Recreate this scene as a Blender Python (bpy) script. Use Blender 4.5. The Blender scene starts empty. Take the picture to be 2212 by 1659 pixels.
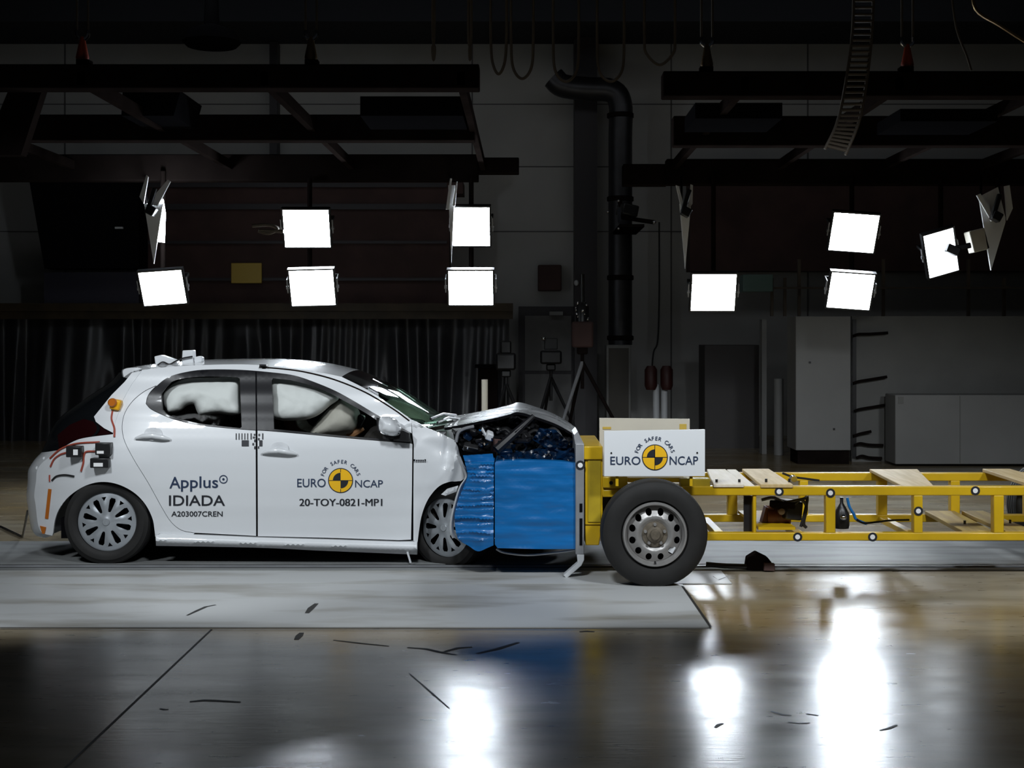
import bpy, bmesh, math, random
from mathutils import Vector, Matrix, noise
from mathutils.geometry import delaunay_2d_cdt

# ------------------------------------------------------------------ camera, world, lights, exposure
F, CX, HY, H = 3000.0, 1137.0, 730.0, 1.63      # focal length in pixels, vanishing point, camera height
W_, H_ = 2212, 1659
scene = bpy.context.scene
col = scene.collection
R = math.radians

cam = bpy.data.cameras.new('camera')
cam.sensor_fit = 'HORIZONTAL'; cam.sensor_width = 36.0
cam.lens = 36.0 * F / W_
cam.shift_x = -(CX - W_ / 2) / W_
cam.shift_y = -(H_ / 2 - HY) / W_
cam.clip_end = 200
camo = bpy.data.objects.new('camera', cam); col.objects.link(camo)
camo.location = (0, 0, H); camo.rotation_euler = (R(90), 0, 0)
scene.camera = camo

world = bpy.data.worlds.new('world'); scene.world = world; world.use_nodes = True
world.node_tree.nodes['Background'].inputs[0].default_value = (0.75, 0.85, 1.0, 1)
world.node_tree.nodes['Background'].inputs[1].default_value = 0.006

scene.view_settings.view_transform = 'Standard'
scene.view_settings.look = 'None'
scene.view_settings.gamma = 1
scene.view_settings.use_curve_mapping = False
scene.view_settings.exposure = 0.0
scene.cycles.use_denoising = True
scene.cycles.max_bounces = 8

LAMP_L = 58.0         # radiance of the visible floodlight lenses
def spot(name, loc, aim, power, size, blend, radius, color=(0.93, 0.97, 1.0)):
    l = bpy.data.lights.new(name, 'SPOT'); l.energy = power; l.spot_size = R(size); l.spot_blend = blend
    l.shadow_soft_size = radius; l.color = color
    o = bpy.data.objects.new(name, l); col.objects.link(o); o.location = loc
    o.rotation_euler = (Vector(aim) - Vector(loc)).to_track_quat('-Z', 'Y').to_euler()
    return o
def area(name, loc, aim, power, sx, sy, spread, color=(0.93, 0.97, 1.0)):
    l = bpy.data.lights.new(name, 'AREA'); l.energy = power; l.shape = 'RECTANGLE'; l.size = sx; l.size_y = sy
    l.spread = R(spread); l.color = color
    o = bpy.data.objects.new(name, l); col.objects.link(o); o.location = loc
    o.rotation_euler = (Vector(aim) - Vector(loc)).to_track_quat('-Z', 'Y').to_euler()
    return o
for x in (-3.6, -0.6, 2.4, 5.2):
    spot('hall_lamp', (x, 6.2, 3.7), (x * 0.95, 10.2, 0.35), 455, 68, 0.35, 0.28, (0.90, 0.955, 1.0))
area('rear_wall_fill', (0, 17.5, 6.3), (0, 23.0, 2.2), 20, 14, 0.8, 170)  # added fill light that lifts the back wall, no fitting hangs there

# ------------------------------------------------------------------ helpers
def at(px, py, D):
    return Vector(((px - CX) * D / F, D, H - (py - HY) * D / F))

def cr(pts, n=6, closed=False):
    """Catmull-Rom through the points."""
    P = [Vector(p) for p in pts]; m = len(P); out = []
    rng = range(m) if closed else range(m - 1)
    for i in rng:
        p1, p2 = P[i], P[(i + 1) % m]
        p0 = P[i - 1] if (closed or i > 0) else p1 * 2 - p2
        p3 = P[(i + 2) % m] if (closed or i + 2 < m) else p2 * 2 - p1
        for k in range(n):
            t = k / n
            out.append(0.5 * ((2 * p1) + (p2 - p0) * t + (2 * p0 - 5 * p1 + 4 * p2 - p3) * t * t + (3 * p1 - p0 - 3 * p2 + p3) * t ** 3))
    if not closed: out.append(P[-1])
    return [tuple(q) for q in out]

def interp(tab, x):
    if x <= tab[0][0]: return tab[0][1]
    for (a, b), (c, d) in zip(tab, tab[1:]):
        if x <= c:
            t = (x - a) / (c - a); t = t * t * (3 - 2 * t) * 0.5 + t * 0.5
            return b + (d - b) * t
    return tab[-1][1]

def inside(p, poly):
    x, y = p; c = False; n = len(poly); j = n - 1
    for i in range(n):
        xi, yi = poly[i][0], poly[i][1]; xj, yj = poly[j][0], poly[j][1]
        if (yi > y) != (yj > y) and x < (xj - xi) * (y - yi) / (yj - yi) + xi: c = not c
        j = i
    return c

def segdist(p, poly):
    x, y = p; best = 1e9; n = len(poly)
    for i in range(n):
        ax, ay = poly[i][0], poly[i][1]; bx, by = poly[(i + 1) % n][0], poly[(i + 1) % n][1]
        dx, dy = bx - ax, by - ay; L = dx * dx + dy * dy
        t = 0 if L == 0 else max(0, min(1, ((x - ax) * dx + (y - ay) * dy) / L))
        d = (x - ax - t * dx) ** 2 + (y - ay - t * dy) ** 2
        if d < best: best = d
    return math.sqrt(best)

def densify(poly, step):
    out = []; n = len(poly)
    for i in range(n):
        a = Vector(poly[i][:2]); b = Vector(poly[(i + 1) % n][:2]); d = (b - a).length
        k = max(1, int(math.ceil(d / step)))
        for j in range(k): out.append(tuple(a + (b - a) * j / k))
    return out

class MB:
    def __init__(s): s.v = []; s.f = []; s.m = []
    def add(s, vs, fs, mi=0):
        o = len(s.v); s.v += [Vector(v) for v in vs]
        for f in fs: s.f.append([i + o for i in f]); s.m.append(mi)
        return s
    def box(s, x0, x1, y0, y1, z0, z1, mi=0):
        vs = [(x, y, z) for x in (x0, x1) for y in (y0, y1) for z in (z0, z1)]
        return s.add(vs, [(0, 1, 3, 2), (4, 6, 7, 5), (0, 4, 5, 1), (2, 3, 7, 6), (0, 2, 6, 4), (1, 5, 7, 3)], mi)
    def pbox(s, a, b, c, d, D, dep, mi=0):
        p = at(a, d, D); q = at(c, b, D)
        return s.box(p.x, q.x, D, D + dep, p.z, q.z, mi)
    def obox(s, c, sx, sy, sz, rot=(0, 0, 0), mi=0):
        from mathutils import Euler
        M = Euler(rot).to_matrix(); c = Vector(c)
        vs = [c + M @ Vector((x * sx / 2, y * sy / 2, z * sz / 2)) for x in (-1, 1) for y in (-1, 1) for z in (-1, 1)]
        return s.add(vs, [(0, 1, 3, 2), (4, 6, 7, 5), (0, 4, 5, 1), (2, 3, 7, 6), (0, 2, 6, 4), (1, 5, 7, 3)], mi)
    def prism(s, poly, D, dep, mi=0):
        """pixel outline standing at depth D, extruded away from the viewer in real metres"""
        pts = [at(p[0], p[1], D) for p in poly]; n = len(pts)
        vs = pts + [p + Vector((0, dep, 0)) for p in pts]
        fs = [list(range(n)), list(range(2 * n - 1, n - 1, -1))] + [(i, i + n, (i + 1) % n + n, (i + 1) % n) for i in range(n)]
        return s.add(vs, fs, mi)
    def tube(s, pts, r, n=8, mi=0, cap=True):
        P = [Vector(p) for p in pts]; m = len(P); vs = []; up = None
        for i, p in enumerate(P):
            t = (P[min(i + 1, m - 1)] - P[max(i - 1, 0)]).normalized()
            if up is None: up = t.orthogonal().normalized()
            up = (up - t * up.dot(t)); up = up.normalized() if up.length > 1e-6 else t.orthogonal().normalized()
            w = t.cross(up); rr = r[i] if isinstance(r, (list, tuple)) else r
            for k in range(n):
                a = 2 * math.pi * k / n; vs.append(p + up * (rr * math.cos(a)) + w * (rr * math.sin(a)))
        fs = [(i * n + k, i * n + (k + 1) % n, (i + 1) * n + (k + 1) % n, (i + 1) * n + k) for i in range(m - 1) for k in range(n)]
        if cap: fs += [list(range(n - 1, -1, -1)), [(m - 1) * n + k for k in range(n)]]
        return s.add(vs, fs, mi)
    def cyl(s, a, b, r, n=16, r2=None, mi=0):
        return s.tube([a, b], [r, r if r2 is None else r2], n, mi)
    def lathe(s, prof, c, n=48, axis=Vector((0, 1, 0)), mi=0, closed=False):
        """profile of (radius, distance along axis)"""
        ax = Vector(axis).normalized(); u = ax.orthogonal().normalized(); w = ax.cross(u); c = Vector(c); vs = []
        for (r, d) in prof:
            for k in range(n):
                a = 2 * math.pi * k / n; vs.append(c + ax * d + u * (r * math.cos(a)) + w * (r * math.sin(a)))
        m = len(prof); rng = m if closed else m - 1
        fs = [(i * n + k, i * n + (k + 1) % n, ((i + 1) % m) * n + (k + 1) % n, ((i + 1) % m) * n + k) for i in range(rng) for k in range(n)]
        return s.add(vs, fs, mi)
    def grid(s, rows, mi=0, closed=False):
        n = len(rows[0]); vs = [p for r in rows for p in r]
        fs = [(i * n + k, i * n + k + 1, (i + 1) * n + k + 1, (i + 1) * n + k) for i in range(len(rows) - 1) for k in range(n - 1)]
        return s.add(vs, fs, mi)
    def sphere(s, c, r, n=12, sq=(1, 1, 1), mi=0):
        c = Vector(c); rows = []
        for i in range(n + 1):
            a = math.pi * i / n
            rows.append([c + Vector((r * sq[0] * math.sin(a) * math.cos(b), r * sq[1] * math.sin(a) * math.sin(b), r * sq[2] * math.cos(a)))
                         for b in [2 * math.pi * k / (2 * n) for k in range(2 * n + 1)]])
        return s.grid(rows, mi)
    def panel(s, outline, fn, holes=(), step=9, thick=0.02, mi=0, back=None):
        """curved sheet: 2-D outline with holes, lifted by fn(px, py) -> point, given a thickness away from the viewer"""
        loops = [densify(outline, step)] + [densify(h, step * 0.7) for h in holes]
        pts = []; edges = []
        for lp in loops:
            o = len(pts); pts += [Vector(p) for p in lp]; n = len(lp)
            edges += [(o + i, o + (i + 1) % n) for i in range(n)]
        xs = [p[0] for p in outline]; ys = [p[1] for p in outline]
        x = min(xs); k = 0
        while x < max(xs):
            y = min(ys) + (step * 0.5 if k % 2 else 0)
            while y < max(ys):
                q = (x, y)
                if inside(q, loops[0]) and not any(inside(q, h) for h in loops[1:]) and all(segdist(q, l) > step * 0.45 for l in loops):
                    pts.append(Vector(q))
                y += step
            x += step * 0.9; k += 1
        vo, _, fo, _, _, _ = delaunay_2d_cdt(pts, edges, [], 0, 1e-5)
        tri = []
        for f in fo:
            c = sum((vo[i] for i in f), Vector((0, 0))) / len(f)
            if inside(c, loops[0]) and not any(inside(c, h) for h in loops[1:]): tri.append(list(f))
        fr = [fn(p.x, p.y) for p in vo]
        if tri:
            a, b, c = (fr[i] for i in tri[0])
            # orient towards the viewer (-y)
            if (b - a).cross(c - a).y > 0: tri = [t[::-1] for t in tri]
        s.add(fr, tri, mi)
        if thick:
            off = Vector((0, thick, 0)); bk = [p + off for p in fr]
            s.add(bk, [t[::-1] for t in tri], mi if back is None else back)
            cnt = {}
            for t in tri:
                for i in range(3):
                    e = (t[i], t[(i + 1) % 3]); cnt[e] = cnt.get(e, 0) + 1
            bd = [e for e in cnt if (e[1], e[0]) not in cnt]
            vs = []; fs = []
            for (a, b) in bd:
                o = len(vs); vs += [fr[a], fr[b], bk[b], bk[a]]; fs.append((o + 3, o + 2, o + 1, o))
            s.add(vs, fs, mi)
        return s
    def mirror(s, yc):
        r = MB(); r.v = [Vector((v.x, 2 * yc - v.y, v.z)) for v in s.v]; r.f = [f[::-1] for f in s.f]; r.m = list(s.m)
        return r
    def xform(s, M):
        s.v = [M @ v for v in s.v]; return s

def wl(o):
    t = Vector((0, 0, 0))
    while o: t += o.location; o = o.parent
    return t

def obj(name, mb, mat, parent=None, bevel=0.0, flat=False, ang=35, weld=True):
    me = bpy.data.meshes.new(name)
    if parent is None:
        xs = [v.x for v in mb.v]; ys = [v.y for v in mb.v]; zs = [v.z for v in mb.v]
        org = Vector(((min(xs) + max(xs)) / 2, (min(ys) + max(ys)) / 2, min(zs)))
    else: org = wl(parent)
    me.from_pydata([tuple(v - org) for v in mb.v], [], mb.f)
    for m in (mat if isinstance(mat, (list, tuple)) else [mat]): me.materials.append(m)
    me.polygons.foreach_set('material_index', mb.m)
    if weld:
        bm = bmesh.new(); bm.from_mesh(me); bmesh.ops.remove_doubles(bm, verts=bm.verts, dist=1e-5)
        bmesh.ops.recalc_face_normals(bm, faces=bm.faces)
        bm.to_mesh(me); bm.free()
    if not flat:
        me.polygons.foreach_set('use_smooth', [True] * len(me.polygons))
        me.set_sharp_from_angle(angle=R(ang))
    me.update()
    o = bpy.data.objects.new(name, me); col.objects.link(o)
    if parent: o.parent = parent
    else: o.location = org
    if bevel:
        b = o.modifiers.new('bevel', 'BEVEL'); b.width = bevel; b.segments = 2; b.limit_method = 'ANGLE'; b.angle_limit = R(40)
    return o

def thing(name, label, cat, loc=(0, 0, 0), group=None):
    o = bpy.data.objects.new(name, None); col.objects.link(o); o.location = loc; o.empty_display_size = 0.1
    o['label'] = label; o['category'] = cat
    if group: o['group'] = group
    return o
def tag(o, label, cat, group=None, kind=None):
    o['label'] = label; o['category'] = cat
    if group: o['group'] = group
    if kind: o['kind'] = kind
    return o
def struct(name, mb, mat, label=None, cat=None, **k):
    o = obj(name, mb, mat, **k); o['kind'] = 'structure'
    if label: o['label'] = label
    if cat: o['category'] = cat
    return o

# ------------------------------------------------------------------ materials
def pm(name, c, rough=0.5, metal=0.0, coat=0.0, spec=0.5, var=0.0, scale=6.0, bump=0.0, bscale=40.0, c2=None, lo=0.4, hi=0.65, stretch=(1, 1, 1)):
    m = bpy.data.materials.new(name); m.use_nodes = True; nt = m.node_tree; b = nt.nodes['Principled BSDF']
    b.inputs['Base Color'].default_value = (*c, 1); b.inputs['Roughness'].default_value = rough
    b.inputs['Metallic'].default_value = metal; b.inputs['Coat Weight'].default_value = coat
    b.inputs['Coat Roughness'].default_value = 0.04; b.inputs['Specular IOR Level'].default_value = spec
    tc = mp = None
    if var or c2 or bump:
        tc = nt.nodes.new('ShaderNodeTexCoord'); mp = nt.nodes.new('ShaderNodeMapping'); mp.inputs['Scale'].default_value = stretch
        nt.links.new(tc.outputs['Object'], mp.inputs['Vector'])
    if var or c2:
        n = nt.nodes.new('ShaderNodeTexNoise'); n.inputs['Scale'].default_value = scale; n.inputs['Detail'].default_value = 6
        r = nt.nodes.new('ShaderNodeValToRGB'); r.color_ramp.elements[0].position = lo; r.color_ramp.elements[1].position = hi
        a = c2 if c2 else tuple(x * (1 - var) for x in c)
        r.color_ramp.elements[0].color = (*a, 1); r.color_ramp.elements[1].color = (*c, 1)
        nt.links.new(mp.outputs[0], n.inputs['Vector']); nt.links.new(n.outputs['Fac'], r.inputs['Fac']); nt.links.new(r.outputs['Color'], b.inputs['Base Color'])
    if bump:
        n2 = nt.nodes.new('ShaderNodeTexNoise'); n2.inputs['Scale'].default_value = bscale; n2.inputs['Detail'].default_value = 4
        bp = nt.nodes.new('ShaderNodeBump'); bp.inputs['Strength'].default_value = bump; bp.inputs['Distance'].default_value = 0.01
        nt.links.new(mp.outputs[0], n2.inputs['Vector']); nt.links.new(n2.outputs['Fac'], bp.inputs['Height']); nt.links.new(bp.outputs['Normal'], b.inputs['Normal'])
    return m
def emis(name, c, s):
    m = bpy.data.materials.new(name); m.use_nodes = True; nt = m.node_tree; nt.nodes.clear()
    e = nt.nodes.new('ShaderNodeEmission'); e.inputs[0].default_value = (*c, 1); e.inputs[1].default_value = s
    o = nt.nodes.new('ShaderNodeOutputMaterial'); nt.links.new(e.outputs[0], o.inputs[0]); return m
def glassy(name, tint, refl=1.0, rough=0.02):
    m = bpy.data.materials.new(name); m.use_nodes = True; nt = m.node_tree; nt.nodes.clear()
    t = nt.nodes.new('ShaderNodeBsdfTransparent'); t.inputs[0].default_value = (*tint, 1)
    g = nt.nodes.new('ShaderNodeBsdfGlossy'); g.inputs['Roughness'].default_value = rough
    f = nt.nodes.new('ShaderNodeFresnel'); ge = nt.nodes.new('ShaderNodeNewGeometry')
    mr = nt.nodes.new('ShaderNodeMapRange'); mr.inputs['To Min'].default_value = 1.5; mr.inputs['To Max'].default_value = 1 / 1.5   # same glass from both sides
    nt.links.new(ge.outputs['Backfacing'], mr.inputs['Value']); nt.links.new(mr.outputs[0], f.inputs[0])
    mm = nt.nodes.new('ShaderNodeMath'); mm.operation = 'MULTIPLY'; mm.inputs[1].default_value = refl
    x = nt.nodes.new('ShaderNodeMixShader'); o = nt.nodes.new('ShaderNodeOutputMaterial')
    nt.links.new(f.outputs[0], mm.inputs[0]); nt.links.new(mm.outputs[0], x.inputs[0])
    nt.links.new(t.outputs[0], x.inputs[1]); nt.links.new(g.outputs[0], x.inputs[2]); nt.links.new(x.outputs[0], o.inputs[0]); return m

def concrete_floor():
    m = bpy.data.materials.new('polished_concrete'); m.use_nodes = True; nt = m.node_tree; b = nt.nodes['Principled BSDF']
    N = nt.nodes.new; L = nt.links.new
    tc = N('ShaderNodeTexCoord')
    def noi(scale, detail, st):
        mp = N('ShaderNodeMapping'); mp.inputs['Scale'].default_value = st; L(tc.outputs['Object'], mp.inputs['Vector'])
        n = N('ShaderNodeTexNoise'); n.inputs['Scale'].default_value = scale; n.inputs['Detail'].default_value = detail; L(mp.outputs[0], n.inputs['Vector']); return n
    def ramp(src, p0, c0, p1, c1):
        r = N('ShaderNodeValToRGB'); e = r.color_ramp.elements; e[0].position = p0; e[1].position = p1
        e[0].color = (*c0, 1); e[1].color = (*c1, 1); L(src, r.inputs['Fac']); return r
    n1 = noi(0.55, 8, (0.8, 1.6, 1)); r1 = ramp(n1.outputs['Fac'], 0.40, (0.27, 0.20, 0.105), 0.62, (0.38, 0.335, 0.25))
    n2 = noi(3.0, 8, (0.5, 2.2, 1)); r2 = ramp(n2.outputs['Fac'], 0.35, (0.66, 0.64, 0.62), 0.65, (1, 1, 1))
    mx = N('ShaderNodeMixRGB'); mx.blend_type = 'MULTIPLY'; mx.inputs[0].default_value = 0.75; L(r1.outputs[0], mx.inputs[1]); L(r2.outputs[0], mx.inputs[2])
    n3 = noi(7.0, 5, (1.0, 3.0, 1)); r3 = ramp(n3.outputs['Fac'], 0.285, (0.12, 0.12, 0.12), 0.33, (1, 1, 1))
    m2 = N('ShaderNodeMixRGB'); m2.blend_type = 'MULTIPLY'; m2.inputs[0].default_value = 0.8; L(mx.outputs[0], m2.inputs[1]); L(r3.outputs[0], m2.inputs[2])
    L(m2.outputs[0], b.inputs['Base Color'])
    n4 = noi(2.2, 6, (0.6, 2.5, 1)); rr = N('ShaderNodeMapRange'); rr.inputs['From Min'].default_value = 0.3; rr.inputs['From Max'].default_value = 0.7
    rr.inputs['To Min'].default_value = 0.20; rr.inputs['To Max'].default_value = 0.28
    L(n4.outputs['Fac'], rr.inputs['Value']); L(rr.outputs[0], b.inputs['Roughness'])
    n5 = noi(12.0, 5, (0.5, 4.0, 1)); bp = N('ShaderNodeBump'); bp.inputs['Strength'].default_value = 0.05; bp.inputs['Distance'].default_value = 0.01
    L(n5.outputs['Fac'], bp.inputs['Height']); L(bp.outputs['Normal'], b.inputs['Normal'])
    b.inputs['Specular IOR Level'].default_value = 0.6
    return m

M = {}
M['floor'] = concrete_floor()
M['plate'] = pm('painted_steel_plate', (0.47, 0.48, 0.48), 0.42, c2=(0.25, 0.235, 0.20), scale=1.3, lo=0.30, hi=0.52, stretch=(0.6, 2.2, 1), bump=0.05, bscale=8)
M['lane'] = pm('worn_steel_lane', (0.23, 0.24, 0.24), 0.55, c2=(0.13, 0.13, 0.13), scale=1.8, lo=0.3, hi=0.55, stretch=(0.5, 3, 1))
M['slot'] = pm('dark_slot', (0.012, 0.012, 0.014), 0.6)
M['scuff'] = pm('rubber_scuff', (0.02, 0.019, 0.018), 0.6)
M['wall'] = pm('wall_panel', (0.42, 0.42, 0.41), 0.75, var=0.12, scale=0.8)
M['ceiling'] = pm('dark_ceiling', (0.012, 0.014, 0.02), 0.9)
M['steel_dark'] = pm('dark_painted_steel', (0.016, 0.012, 0.011), 0.95, spec=0.0, var=0.3, scale=3)  # dark steel, colour raised a little in place of lamp haze
M['steel_brown'] = pm('dark_brown_steel', (0.070, 0.036, 0.032), 0.8, var=0.3, scale=2)  # brown steel, raised towards red to stand in for the hazy lamp glow
M['ochre_dark'] = pm('dull_ochre_steel', (0.06, 0.038, 0.015), 0.6, var=0.4, scale=3)
M['column'] = pm('column_paint', (0.03, 0.027, 0.032), 0.5)
M['pipe'] = pm('galvanised_duct', (0.06, 0.06, 0.065), 0.4, metal=0.7, var=0.2)
M['black'] = pm('black_plastic', (0.012, 0.012, 0.013), 0.35)
M['blackmatt'] = pm('black_matt', (0.006, 0.006, 0.007), 0.95, spec=0.0)
M['gloss_black'] = pm('gloss_black_trim', (0.010, 0.010, 0.012), 0.35, coat=0.1, spec=0.35)
M['white_paint'] = pm('white_car_paint', (0.70, 0.72, 0.74), 0.38, coat=1.0)
M['white_metal'] = pm('white_metal', (0.62, 0.64, 0.66), 0.45)
M['shield_white_lit'] = pm('shield_white_lit', (0.88, 0.89, 0.90), 0.4)  # brighter copy of the white metal, lamp light on the plates in its colour
M['white_board'] = pm('white_board', (0.72, 0.74, 0.76), 0.5)
M['cream_board'] = pm('cream_board', (0.60, 0.56, 0.47), 0.5, var=0.1, scale=2)
M['yellow'] = pm('yellow_paint', (0.64, 0.40, 0.006), 0.4, coat=0.25, var=0.12, scale=5)
M['yellow_lum'] = pm('worn_yellow', (0.48, 0.34, 0.012), 0.5, var=0.25, scale=6)
M['wood'] = pm('plywood', (0.66, 0.50, 0.26), 0.6, c2=(0.55, 0.39, 0.17), scale=5, stretch=(6, 0.6, 3))
M['wood_pale'] = pm('pale_plywood', (0.78, 0.70, 0.58), 0.6, c2=(0.70, 0.61, 0.47), scale=5, stretch=(6, 0.6, 3))
M['wood_old'] = pm('weathered_board', (0.42, 0.30, 0.08), 0.65, c2=(0.28, 0.19, 0.05), scale=4, stretch=(6, 0.7, 3))
M['blue'] = pm('blue_barrier_sheet', (0.001, 0.15, 0.45), 0.40, coat=0.2, var=0.3, scale=2.5, stretch=(0.5, 1, 6), bump=0.25, bscale=6)
M['navy'] = pm('navy_crumpled', (0.003, 0.02, 0.06), 0.25, coat=0.3, var=0.8, scale=9)
M['alu'] = pm('grey_metal', (0.34, 0.35, 0.37), 0.45, metal=0.4, var=0.15)
M['silver'] = pm('silver_hubcap', (0.42, 0.45, 0.48), 0.32, metal=0.55, coat=0.2)
M['rim'] = pm('steel_rim', (0.36, 0.35, 0.34), 0.42, metal=0.5, var=0.15)
M['hub'] = pm('brown_hub', (0.19, 0.16, 0.12), 0.5, metal=0.4, var=0.3, scale=30)
M['rubber'] = pm('tyre_rubber', (0.010, 0.0095, 0.009), 0.75, var=0.3, scale=9)
M['airbag'] = pm('airbag_cloth', (0.72, 0.72, 0.71), 0.75, bump=0.3, bscale=14)
M['airbag_grey'] = pm('airbag_beige', (0.46, 0.43, 0.38), 0.75, bump=0.3, bscale=14)
M['interior'] = pm('dark_interior', (0.018, 0.014, 0.012), 0.8)
M['seat'] = pm('seat_brown', (0.06, 0.022, 0.014), 0.8)
M['skin'] = pm('dummy_vinyl', (0.42, 0.20, 0.09), 0.6)
M['glass'] = glassy('side_glass', (0.965, 0.975, 0.97), 0.008, 0.05)
M['windscreen'] = glassy('windscreen_glass', (0.50, 0.66, 0.56), 1.0, 0.03)
M['hatch_glass'] = pm('dark_hatch_glass', (0.006, 0.007, 0.008), 0.08)
M['red_lens'] = pm('dark_red_lens', (0.012, 0.002, 0.0025), 0.15)
M['ink'] = pm('black_ink', (0.012, 0.014, 0.020), 0.5)
M['ink_blue'] = pm('blue_black_ink', (0.018, 0.035, 0.08), 0.5)
M['logo_yellow'] = pm('logo_yellow', (0.86, 0.48, 0.01), 0.45)
M['orange'] = pm('orange_lens', (0.50, 0.14, 0.012), 0.3)
M['amber'] = pm('amber_plastic', (0.82, 0.42, 0.01), 0.35)
M['red'] = pm('red_plastic', (0.42, 0.05, 0.02), 0.4)
M['cable_red'] = pm('red_cable', (0.34, 0.06, 0.035), 0.5)
M['cable_pale'] = pm('dull_cable', (0.09, 0.07, 0.05), 0.6)
M['rust'] = pm('rust_red_machine', (0.16, 0.045, 0.025), 0.5, var=0.5, scale=12)
M['lens_dim'] = emis('dimmer_lamp_lens', (0.84, 0.92, 1.0), 9.0)
M['lens'] = emis('lamp_lens', (0.84, 0.92, 1.0), LAMP_L)
M['grey_wall_box'] = pm('grey_cabinet', (0.21, 0.21, 0.20), 0.6, var=0.1, scale=2)
M['pale_panel'] = pm('pale_panel', (0.27, 0.27, 0.265), 0.6, var=0.08, scale=1.5)
M['white_post'] = pm('white_post', (0.60, 0.57, 0.48), 0.5)
M['curtain'] = pm('plastic_sheet', (0.05, 0.05, 0.055), 0.35, var=0.3, scale=1.2, stretch=(5, 1, 0.4))
M['teal'] = pm('teal_box', (0.10, 0.17, 0.16), 0.5)
M['sign_yellow'] = pm('sign_yellow', (0.55, 0.38, 0.06), 0.5)
M['tape'] = pm('white_tape', (0.8, 0.8, 0.8), 0.6)
M['chrome'] = pm('chrome', (0.7, 0.7, 0.72), 0.12, metal=1.0)
M['dark_door'] = pm('steel_door', (0.17, 0.17, 0.17), 0.6, var=0.1)
M['copper'] = pm('brass_hook', (0.30, 0.20, 0.10), 0.3, metal=0.8)

# ------------------------------------------------------------------ the hall
CEIL = 6.54; WALL_D = 23.2
mb = MB(); mb.add([(-16, -3, 0), (16, -3, 0), (16, WALL_D, 0), (-16, WALL_D, 0), (-16, -3, -0.1), (16, -3, -0.1), (16, WALL_D, -0.1), (-16, WALL_D, -0.1)],
                  [(0, 1, 2, 3), (7, 6, 5, 4), (0, 4, 5, 1), (1, 5, 6, 2), (2, 6, 7, 3), (3, 7, 4, 0)])
me_org = None
floor = struct('floor', mb, M['floor'])
def wall_back():
    mb = MB(); mb.box(-16, 16, WALL_D, WALL_D + 0.2, 0, CEIL + 0.6)
    return struct('wall_back', mb, M['wall'])
wall_back()
mb = MB()
for px in (590, 1450, 140, 1020, 1745): mb.pbox(px - 1.5, 95, px + 1.5, 960, WALL_D - 0.012, 0.02)
for py in (225, 360, 500): mb.pbox(-900, py - 1, 3200, py + 1, WALL_D - 0.012, 0.02)
struct('trim_1', mb, pm('panel_joint', (0.10, 0.10, 0.10), 0.8))
struct('wall_left', MB().box(-16.2, -16, -3, WALL_D, 0, CEIL + 0.6), M['steel_dark'])
struct('wall_right', MB().box(16, 16.2, -3, WALL_D, 0, CEIL + 0.6), M['steel_dark'])
struct('ceiling', MB().box(-16, 16, -3, WALL_D, CEIL, CEIL + 0.2), M['ceiling'])
mb = MB()
for y in (13.0, 16.5, 20.0): mb.box(-16, 16, y, y + 0.25, CEIL - 0.35, CEIL)
struct('trim_2', mb, M['ceiling'])
# dark steel building columns
struct('column', MB().pbox(1241, 60, 1290, 946, WALL_D - 0.5, 0.5), M['column'])
mb = MB(); mb.pbox(582, 90, 598, 700, WALL_D - 0.3, 0.3); struct('column', mb, M['column'])
# painted steel plates set into the floor, and the rail lane
def slab(x0, x1, y0, y1, z=0.006): return MB().box(x0, x1, y0, y1, -0.02, z)
struct('floor_plate', slab(-8, 1.03, 7.80, 9.17), M['plate'])
struct('floor_plate', slab(-8, 1.36, 9.185, 9.70), M['plate'])
mb = slab(-8, 4.25, 9.98, 11.1); struct('trim_3', mb, M['lane'])
mb = slab(-8, 4.1, 9.715, 9.80, 0.008); struct('trim_4', mb, M['lane'])
mb = MB(); mb.box(-8, 4.2, 9.80, 9.86, 0, 0.003); mb.box(-8, 4.2, 9.90, 9.975, 0, 0.003); struct('trim_5', mb, M['slot'])
mb = slab(-8, 4.2, 9.862, 9.90, 0.012); struct('trim_6', mb, M['alu'])
# sawn joints and scuffs of the floor (parts of the floor)
def strip(pts, w, z=0.0072):
    mb = MB(); P = [Vector((x, y, z)) for x, y in pts]; rows = []
    for i, p in enumerate(P):
        t = (P[min(i + 1, len(P) - 1)] - P[max(i - 1, 0)]).normalized(); n = Vector((-t.y, t.x, 0))
        ww = w * (0.25 + 0.75 * math.sin(math.pi * (i + 0.5) / len(P))) if len(P) > 2 else w
        rows.append([p + n * ww / 2, p - n * ww / 2])
    return mb.grid(rows)
def gp(px, py): d = H * F / (py - HY); return ((px - CX) * d / F, d)
def floor_mark(name, pts, w, mat, z=0.0072): return obj(name, strip([gp(*p) for p in pts], w, z), mat, floor, flat=True)
floor_mark('sawn_joint', [(457, 1360), (60, 1735)], 0.012, M['slot'], 0.0012)
floor_mark('sawn_joint', [(0, 1359), (1535, 1361)], 0.018, M['scuff'], 0.0075)
floor_mark('sawn_joint', [(1474, 1268), (1536, 1358)], 0.016, M['scuff'], 0.0076)
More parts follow.
